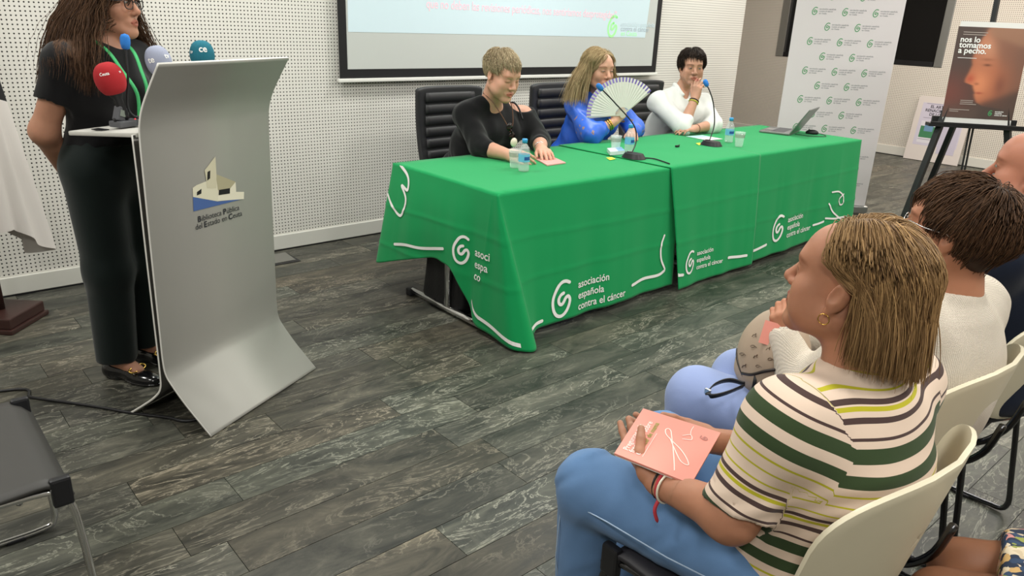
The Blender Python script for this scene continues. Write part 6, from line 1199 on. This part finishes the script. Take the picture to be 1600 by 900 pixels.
uc = np.interp(Vv, [0, .03, .12, .25, .35, .41, .5, .57, .605, .635, .66, .70, .715, .735, .77, .82, .86, .9], [.46, .42, .36, .30, .275, .295, .265, .235, .24, .36, .37, .395, .41, .40, .415, .45, .55, 1.1])
sg = lambda x: 1/(1+np.exp(-np.clip(x, -40, 40))); G = lambda cu, cv, ru, rv: np.exp(-((U-cu)/ru)**2-((Vv-cv)/rv)**2)
face = sg((U-uc)/.010)*sg((.845-Vv+.12*(U-.5))/.02); col = np.zeros((len(U), 3)); A_ = lambda c: np.array(lin(c)[:3])
def mixc(m_, c): global col; col = col*(1-m_[:, None])+A_(c)*m_[:, None]
mixc(np.ones(len(U)), '4d3f3a'); mixc(.8*G(.0, .75, .35, .25), '7d463c'); mixc(.6*sg((Vv-.86)/.04), '5c4d45'); mixc(face, 'b06a4c'); mixc(face*G(.42, .62, .16, .16), 'd98a62'); mixc(face*G(.5, .2, .2, .16)*.8, 'c98f70'); mixc(face*.9*G(.30, .56, .07, .05), 'b8573f'); mixc(face*sg((U-.68)/.06)*.5, '9a5f48'); mixc(face*.6*G(.73, .62, .08, .12), '6f4136')
mixc(sg((U-.55-.55*Vv+.1)/.04)*sg((.45-Vv)/.06)*.85, '7c5848'); mixc(sg((U-.90+.12*Vv)/.05)*.8, '745446'); mixc(.7*sg((Vv-.10*(1-U)-.9*(U-.42)*.35-.02)/-.015)*sg((U-.42)/.02), '9c745c'); mixc(.85*sg((Vv-.70-.30*(.9-U))/.02)*sg((U-.5)/.03), '4a3d38')
mixc(face*.85*G(.50, .405, .055, .013), '5b3226'); mixc(face*.6*G(.49, .345, .09, .016), '8a5038'); mixc(face*.8*G(.455, .715, .06, .012), '9c4335'); mixc(face*.55*G(.40, .615, .035, .015), '7a3b2c')
q = MB(); q.grid(lambda u, v: PP(u, v, .0), NU, NV); pm = q.mesh('printed_portrait', [], False, False); ca = pm.attributes.new('print', 'FLOAT_COLOR', 'POINT'); ca.data.foreach_set('color', np.concatenate([col, np.ones((len(col), 1))], 1).astype(np.float32).ravel())
M_pp = bpy.data.materials.new('portrait_print'); M_pp.use_nodes = True; an = M_pp.node_tree.nodes.new('ShaderNodeAttribute'); an.attribute_name = 'print'; M_pp.node_tree.links.new(an.outputs['Color'], M_pp.node_tree.nodes['Principled BSDF'].inputs['Base Color']); M_pp.node_tree.nodes['Principled BSDF'].inputs['Roughness'].default_value = .4; pm.materials.append(M_pp); link('printed_portrait', pm, po)
def ptext(s, u, v, w_, name='lettering', bold=.022, m_=None):
    t_, f = text_geo(s, 1, bold); k = w_/max(p[0] for p in t_); q = MB(); q.add([PP(u+p[0]*k, v-p[1]*k*PWd/PH, .002) for p in t_], f); o = q.build(name, m_ or M_white, po); o['kind'] = 'stuff'
ptext('nos lo', .055, .165, .28); ptext('tomamos', .055, .225, .44); ptext('a pecho.', .055, .285, .39)
def pline(u0, u1, v, th, m_=None): q = MB(); q.add([PP(u0, v, .002), PP(u1, v, .002), PP(u1, v+th, .002), PP(u0, v+th, .002)], [(0, 1, 2, 3)]); q.build('printed_line', m_ or mat('print_fine', 'a89c94', .6), po)
pline(.065, .33, .335, .005, M_white); pline(.08, .42, .055, .008); pline(.08, .40, .08, .008)
for i in range(3): pline(.22, .40+.05*(i == 2), .80+i*.02, .008)
pline(.09, .37, .905, .008); pline(.09, .22, .925, .008)
v, f = stroke_geo(emblem_pts(.075), .011); q = MB(); q.add([PP(.67+p[0], .93-p[1]*PWd/PH, .002) for p in v], f); q.build('emblem_print', M_print_green, po)
for i, s in enumerate(('asociación', 'española', 'contra el cáncer')): ptext(s, .735, .917+i*.02, (.12, .1, .18)[i], 'lettering', .02)

# ================================================================== board leaning on the side wall
lb = thing('display_board', 'white display board with printed sheets leaning against the side wall', 'board', (10.36, 3.70, 0)); Lh, Lw = .80, .66
LB = lambda u, v, l=0.: (.115*(v)-l*.99-.005*0, (.5-u)*Lw, .006+v*math.sqrt(Lh*Lh-.115**2)+l*.14)
def rpoly(): 
    r_ = .05; P_ = []
    for cu, cv, a0 in ((1-r_, 1-r_, 0), (r_, 1-r_, 90)): P_ += [(cu+r_*math.cos(R_(a0+k*15)), cv+r_*math.sin(R_(a0+k*15))) for k in range(7)]
    return P_+[(0, 0), (1, 0)]
q = MB(); P_ = rpoly(); n_ = len(P_); q.add([LB(u, v, .005) for u, v in P_]+[LB(u, v, -.005) for u, v in P_], [tuple(range(n_)), tuple(range(n_, 2*n_))]+[(i, (i+1) % n_, n_+(i+1) % n_, n_+i) for i in range(n_)]); q.build('board', mat('foamboard_warm', 'd5cdc8', .6), lb)
def lrect(u0, u1, v0, v1, name, m_, l=.006): q = MB(); q.add([LB(u0, v0, l), LB(u1, v0, l), LB(u1, v1, l), LB(u0, v1, l)], [(0, 1, 2, 3)]); q.build(name, m_, lb)
M_sheet = mat('lilac_paper', 'c9c4d4', .6); lrect(.10, .90, .24, .90, 'printed_sheet', M_sheet); lrect(.16, .50, .28, .62, 'printed_sheet', mat('paper_white', 'd6d4dc', .6), .0065); lrect(.56, .88, .14, .60, 'printed_sheet', mat('lilac_paper2', 'bfbacb', .6), .0065); lrect(.17, .48, .36, .54, 'printed_picture', mat('picture_green', '3f7d57', .6), .007); lrect(.24, .40, .46, .56, 'printed_picture', mat('picture_blue', '6a8fb0', .6), .0075)
for i, s in enumerate(('EL ARTE DE LA', 'RENACIMIENTO PA', 'DE LOS SIGLO')):
    t_, f = text_geo(s, .05, .02, 'CENTER'); q = MB(); q.add([LB(.5+p[0]/Lw*1., .825-i*.06+p[1]/Lh, .0075) for p in t_], f); q.build('lettering', mat('ink', '3a3640', .6), lb)['kind'] = 'stuff'
for v in (.885, .665, .33): lrect(.17, .48, v, v+.008, 'printed_line', mat('ink_pale', '9a94a6', .6), .0075)

# ================================================================== flag on a wooden stand
fs = thing('flag_stand', 'dark wooden two-tier flag stand by the perforated wall', 'flag stand', (.40, 4.20, 0), R_(47)); M_wd = mat('dark_wood', '3a2420', .4, bump=(60, .1, .002, (1, 1, 8)), var=.2)
for i, (s, z, h) in enumerate(((.285, .012, .024), (.262, .05, .052))): q = MB(); q.box((0, 0, z), (s, s, h), bev=.006); q.build('base_tier', M_wd, fs)
q = MB(); q.lathe([(.021, .07), (.019, .3), (.016, 2.2), (.012, 2.26), (.02, 2.28), (.012, 2.32), (.001, 2.34)], 16); q.build('pole', M_wd, fs, True)
def flag(u, v):
    a = 2*math.pi*u; z = 2.15-v*(1.74+.09*math.sin(a*2+1)); r = .028+.185*v**.85+(.035*math.sin(a*5+2*v)+.025*math.sin(a*9+1))*v*(.5+.5*v); return (.40+r*1.05*math.cos(a), 4.20+r*.7*math.sin(a), z)
q = MB(); q.grid(flag, 96, 40); mi = []
for j in range(40):
    for i in range(96): mi.append(1 if (i/96*8+j/40*1.2) % 2 < .9 and j < 24 else 0)
q.mi = mi; fg = tag(q.build('flag', [mat('flag_white', 'd3cdc8', .75), mat('flag_black', '1a1a1c', .75)], None, True), 'white and black flag hanging in folds from the wooden stand', 'flag')
# ================================================================== floor things
fbx = thing('floor_box', 'black floor socket box with its lid ajar by the wall', 'floor box', (1.93, 4.40, 0)); q = MB(); q.box((0, 0, .002), (.20, .19, .004)); q.build('frame', M_black, fbx); q = MB(); q.box((-.005, .012, .009), (.17, .15, .006), Matrix.Rotation(R_(4), 3, 'X')); q.build('lid', mat('lid_grey', '6d6c66', .5), fbx)
q = MB(); q.tube(catmull([(-.6, 3.55, .006)]+[tuple(onz(x, y, .006)) for x, y in ((0, 611), (50, 621), (115, 630), (160, 637), (205, 645), (260, 652), (300, 657))]+[(.98, 2.72, .006)], 6), .006, 8); tag(q.build('floor_cable', M_black, None, True), 'black cable running across the planks under the lectern', 'cable')
# black bag under the table
bg = thing('shoulder_bag', 'black bag with a strap and beige lining standing under the swagged cloth', 'bag', (2.42, 3.12, 0)); d = Sdf(); d.box((0, .0, .19), (.10, .14, .15), np.array(Matrix.Rotation(R_(6), 3, 'Y')), .04, .02); d.ell((-.03, .02, .35), (.07, .10, .06), None, .04); M_bag = mat('black_bag', '101012', .55, bump=(90, .3, .004))
link('bag_body', np_mesh('bag_body', [d.mesh(.008, disp=folds(30, .006, 51))], M_bag, off=(0, 0, -.002)), bg)
def strap(pts, w_, m_, par, name='strap', th=.003):
    c = catmull(pts, 6); q = MB(); L_ = []; R2 = []
    for i, p in enumerate(c): t_ = c[min(i+1, len(c)-1)]-c[max(i-1, 0)]; s_ = unit(np.cross(t_, (.6, .8, .35)))*w_/2; L_.append(p+s_); R2.append(p-s_)
    k = len(c); q.add(L_+R2, [(i, i+1, k+i+1, k+i) for i in range(k-1)]); o = q.build(name, m_, par, True); solid(o, th, 0); return o
lo = lambda x, y, X: onx(x, y, X)-np.array([2.42, 3.12, 0])
strap([lo(693, 412, 2.38), lo(690, 430, 2.33), lo(684, 462, 2.28), lo(676, 486, 2.26), lo(678, 498, 2.25)], .03, M_bag, bg); strap([lo(676, 497, 2.25), lo(690, 500, 2.25), lo(708, 495, 2.28), lo(722, 482, 2.33)], .028, mat('beige_strap', '9c8468', .6), bg); strap([lo(688, 408, 2.40), lo(700, 402, 2.40), lo(712, 412, 2.42), lo(706, 428, 2.40)], .024, M_bag, bg)

# ================================================================== booklet and backpack in the audience
bt = thing('booklet', 'salmon pink booklet with a white ribbon drawing held by the woman in stripes', 'booklet', (1.137, .778, .712)); B0 = np.array(bt.location)
cor = [onz(960, 708, .712), onz(1005, 638, .735), onz(1126, 676, .735), onz(1080, 756, .712)]   # title corner first
BP = lambda u, v, l=0.: tuple((cor[0]*(1-u)+cor[1]*u)*(1-v)+(cor[3]*(1-u)+cor[2]*u)*v-B0+np.array([0, 0, l]))   # u along the lines of type, v down the page
q = MB(); q.add([BP(0, 0, -.004), BP(1, 0, -.004), BP(1, 1, -.004), BP(0, 1, -.004), BP(0, 0), BP(1, 0), BP(1, 1), BP(0, 1)], [(0, 1, 2, 3), (4, 5, 6, 7), (0, 1, 5, 4), (1, 2, 6, 5), (2, 3, 7, 6), (3, 0, 4, 7)]); q.build('cover', M_pink, bt)
q = MB(); e_ = .012; q.add([BP(e_, e_, -.0075), BP(1-e_, e_, -.0075), BP(1-e_, 1-e_, -.0075), BP(e_, 1-e_, -.0075), BP(e_, e_, -.004), BP(1-e_, e_, -.004), BP(1-e_, 1-e_, -.004), BP(e_, 1-e_, -.004)], [(0, 1, 2, 3), (0, 1, 5, 4), (1, 2, 6, 5), (2, 3, 7, 6), (3, 0, 4, 7)]); q.build('pages', M_white, bt)
asp = np.linalg.norm(cor[1]-cor[0])/np.linalg.norm(cor[3]-cor[0])
def btext(s, u, v, w_, m_, bold=.015): t_, f = text_geo(s, 1, bold); k = w_/max(p[0] for p in t_); q = MB(); q.add([BP(u+p[0]*k, v-p[1]*k*asp, .0008) for p in t_], f); q.build('lettering', m_, bt)['kind'] = 'stuff'
M_cw = mat('cover_white', 'f2dcd4', .6); btext('Preguntas más', .12, .13, .55, M_cw); btext('frecuentes sobre', .12, .21, .66, M_cw); btext('el', .12, .29, .07, M_cw); btext('cáncer de mama', .22, .29, .58, mat('cover_olive', '8f9440', .6))
def bstroke(pts, w_=.012): v, f = stroke_geo(catmull(pts, 6), w_); q = MB(); q.add([BP(p[0], p[1], .0008) for p in v], f); q.build('cover_drawing', M_cw, bt)
bstroke([(.12, .33), (.45, .33), (.6, .33)], .006); bstroke([(.10, .75), (.22, .70), (.40, .62), (.55, .55), (.66, .50), (.74, .46), (.76, .42), (.72, .40), (.64, .44), (.56, .55), (.46, .70), (.34, .82), (.26, .86), (.28, .76), (.44, .62), (.60, .50)], .012); bstroke([(.72, .62), (.78, .70), (.70, .74), (.66, .64)], .010); bstroke([(.95, .68), (.86, .68), (.78, .70)], .008)
v, f = stroke_geo(emblem_pts(.09), .012); q = MB(); q.add([BP(.80+p[0], .86-p[1], .0008) for p in v], f); q.build('emblem_print', mat('cover_mauve', 'b0736a', .6), bt)
# beige backpack on the lap of the woman in cream
bp = thing('backpack', 'small beige printed backpack on the lap of the woman in the cream jumper', 'backpack', (1.742, .90, .615)); W0 = np.array(bp.location)
Mb = frame(unit(V3(-.75, .55, .25)), unit(V3(.30, -.05, 1))); d = Sdf(); d.ell((0, .0, .10), (.112, .078, .120), Mb, .03); d.box(V3(0, 0, .07), (.05, .03, .045), Mb, .025, .04)
M_bp = mat('beige_canvas', 'a89480', .6, bump=(300, .2, .001))
link('bag_body', np_mesh('bag_body', [d.mesh(.005, disp=folds(30, .003, 53))], M_bp), bp)
M_trim = mat('dark_trim', '2a211c', .45); M_ink = mat('motif_brown', '54412f', .6)
def on_bag(x, y, lift=.003):
    """where a sight line meets the bag's rounded front (its ellipsoid), in bag coordinates"""
    c = W0+np.array([0, 0, .10]); r = np.array([.112, .078, .120])+lift; o_ = ((CAMP-c)@Mb)/r; dd = (ray(x, y)@Mb)/r; A = dd@dd; B = o_@dd; D = B*B-A*(o_@o_-1)
    t_ = (-B-math.sqrt(max(D, 0)))/A; return CAMP+t_*ray(x, y)-W0
q = MB(); q.tube(catmull([on_bag(x, y) for x, y in ((1160, 583), (1175, 585), (1195, 580), (1215, 577), (1232, 575))], 5), .0045, 6); zp = q.build('pocket_zip', M_trim, bp, True)
q = MB(); p0 = on_bag(1180, 586); q.tube([p0, p0+V3(-.004, -.004, -.012), p0+V3(-.006, -.006, -.035)], [.003, .005, .007], 6); q.build('zip_tassel', M_black, zp, True)
q = MB(); q.tube(catmull([on_bag(x, y) for x, y in ((1152, 545), (1152, 560), (1158, 580), (1168, 600), (1180, 612))], 5), .0035, 6); q.build('piping', M_trim, bp, True)
for i, (mx, my) in enumerate(((1178, 524), (1176, 541), (1200, 545), (1159, 553), (1180, 557), (1203, 561), (1162, 572), (1184, 572), (1207, 530), (1195, 519))):
    q = MB()
    if i % 2: q.tube(catmull([on_bag(mx+3.2*math.cos(a), my+1.8*math.sin(a), .0035) for a in np.linspace(0, 6.0, 9)]+[on_bag(mx+6, my+2, .0035)], 2), .0008, 4)
    else: q.tube([on_bag(mx-3, my+2, .0035), on_bag(mx-1, my-1, .0035), on_bag(mx+2, my-1, .0035), on_bag(mx+3, my+2, .0035)], .0011, 4); q.tube([on_bag(mx+2, my-1, .0035), on_bag(mx+3.5, my-3, .0035)], .0013, 4)
    tag(q.build('printed_motif', M_ink, bp), kind='stuff')
P_ = [onz(x, y, .65)-W0 for x, y in ((1164, 600), (1140, 594), (1118, 600), (1106, 612), (1112, 619), (1135, 614), (1162, 603))]
strap(P_, .014, M_black, bp); q = MB(); q.box(P_[3], (.006, .016, .014)); q.build('buckle', M_silver, bp)
pb = thing('booklet', 'salmon booklet tucked between the backpack and the cream sleeve', 'booklet', tuple(on_bag(1206, 522, .006)+W0)); q = MB(); q.box((0, 0, 0), (.05, .004, .06), Matrix(frame(unit(V3(-.8, -.5, .35)), (0.3, 0, 1)).tolist())); q.build('cover', M_pink, pb)
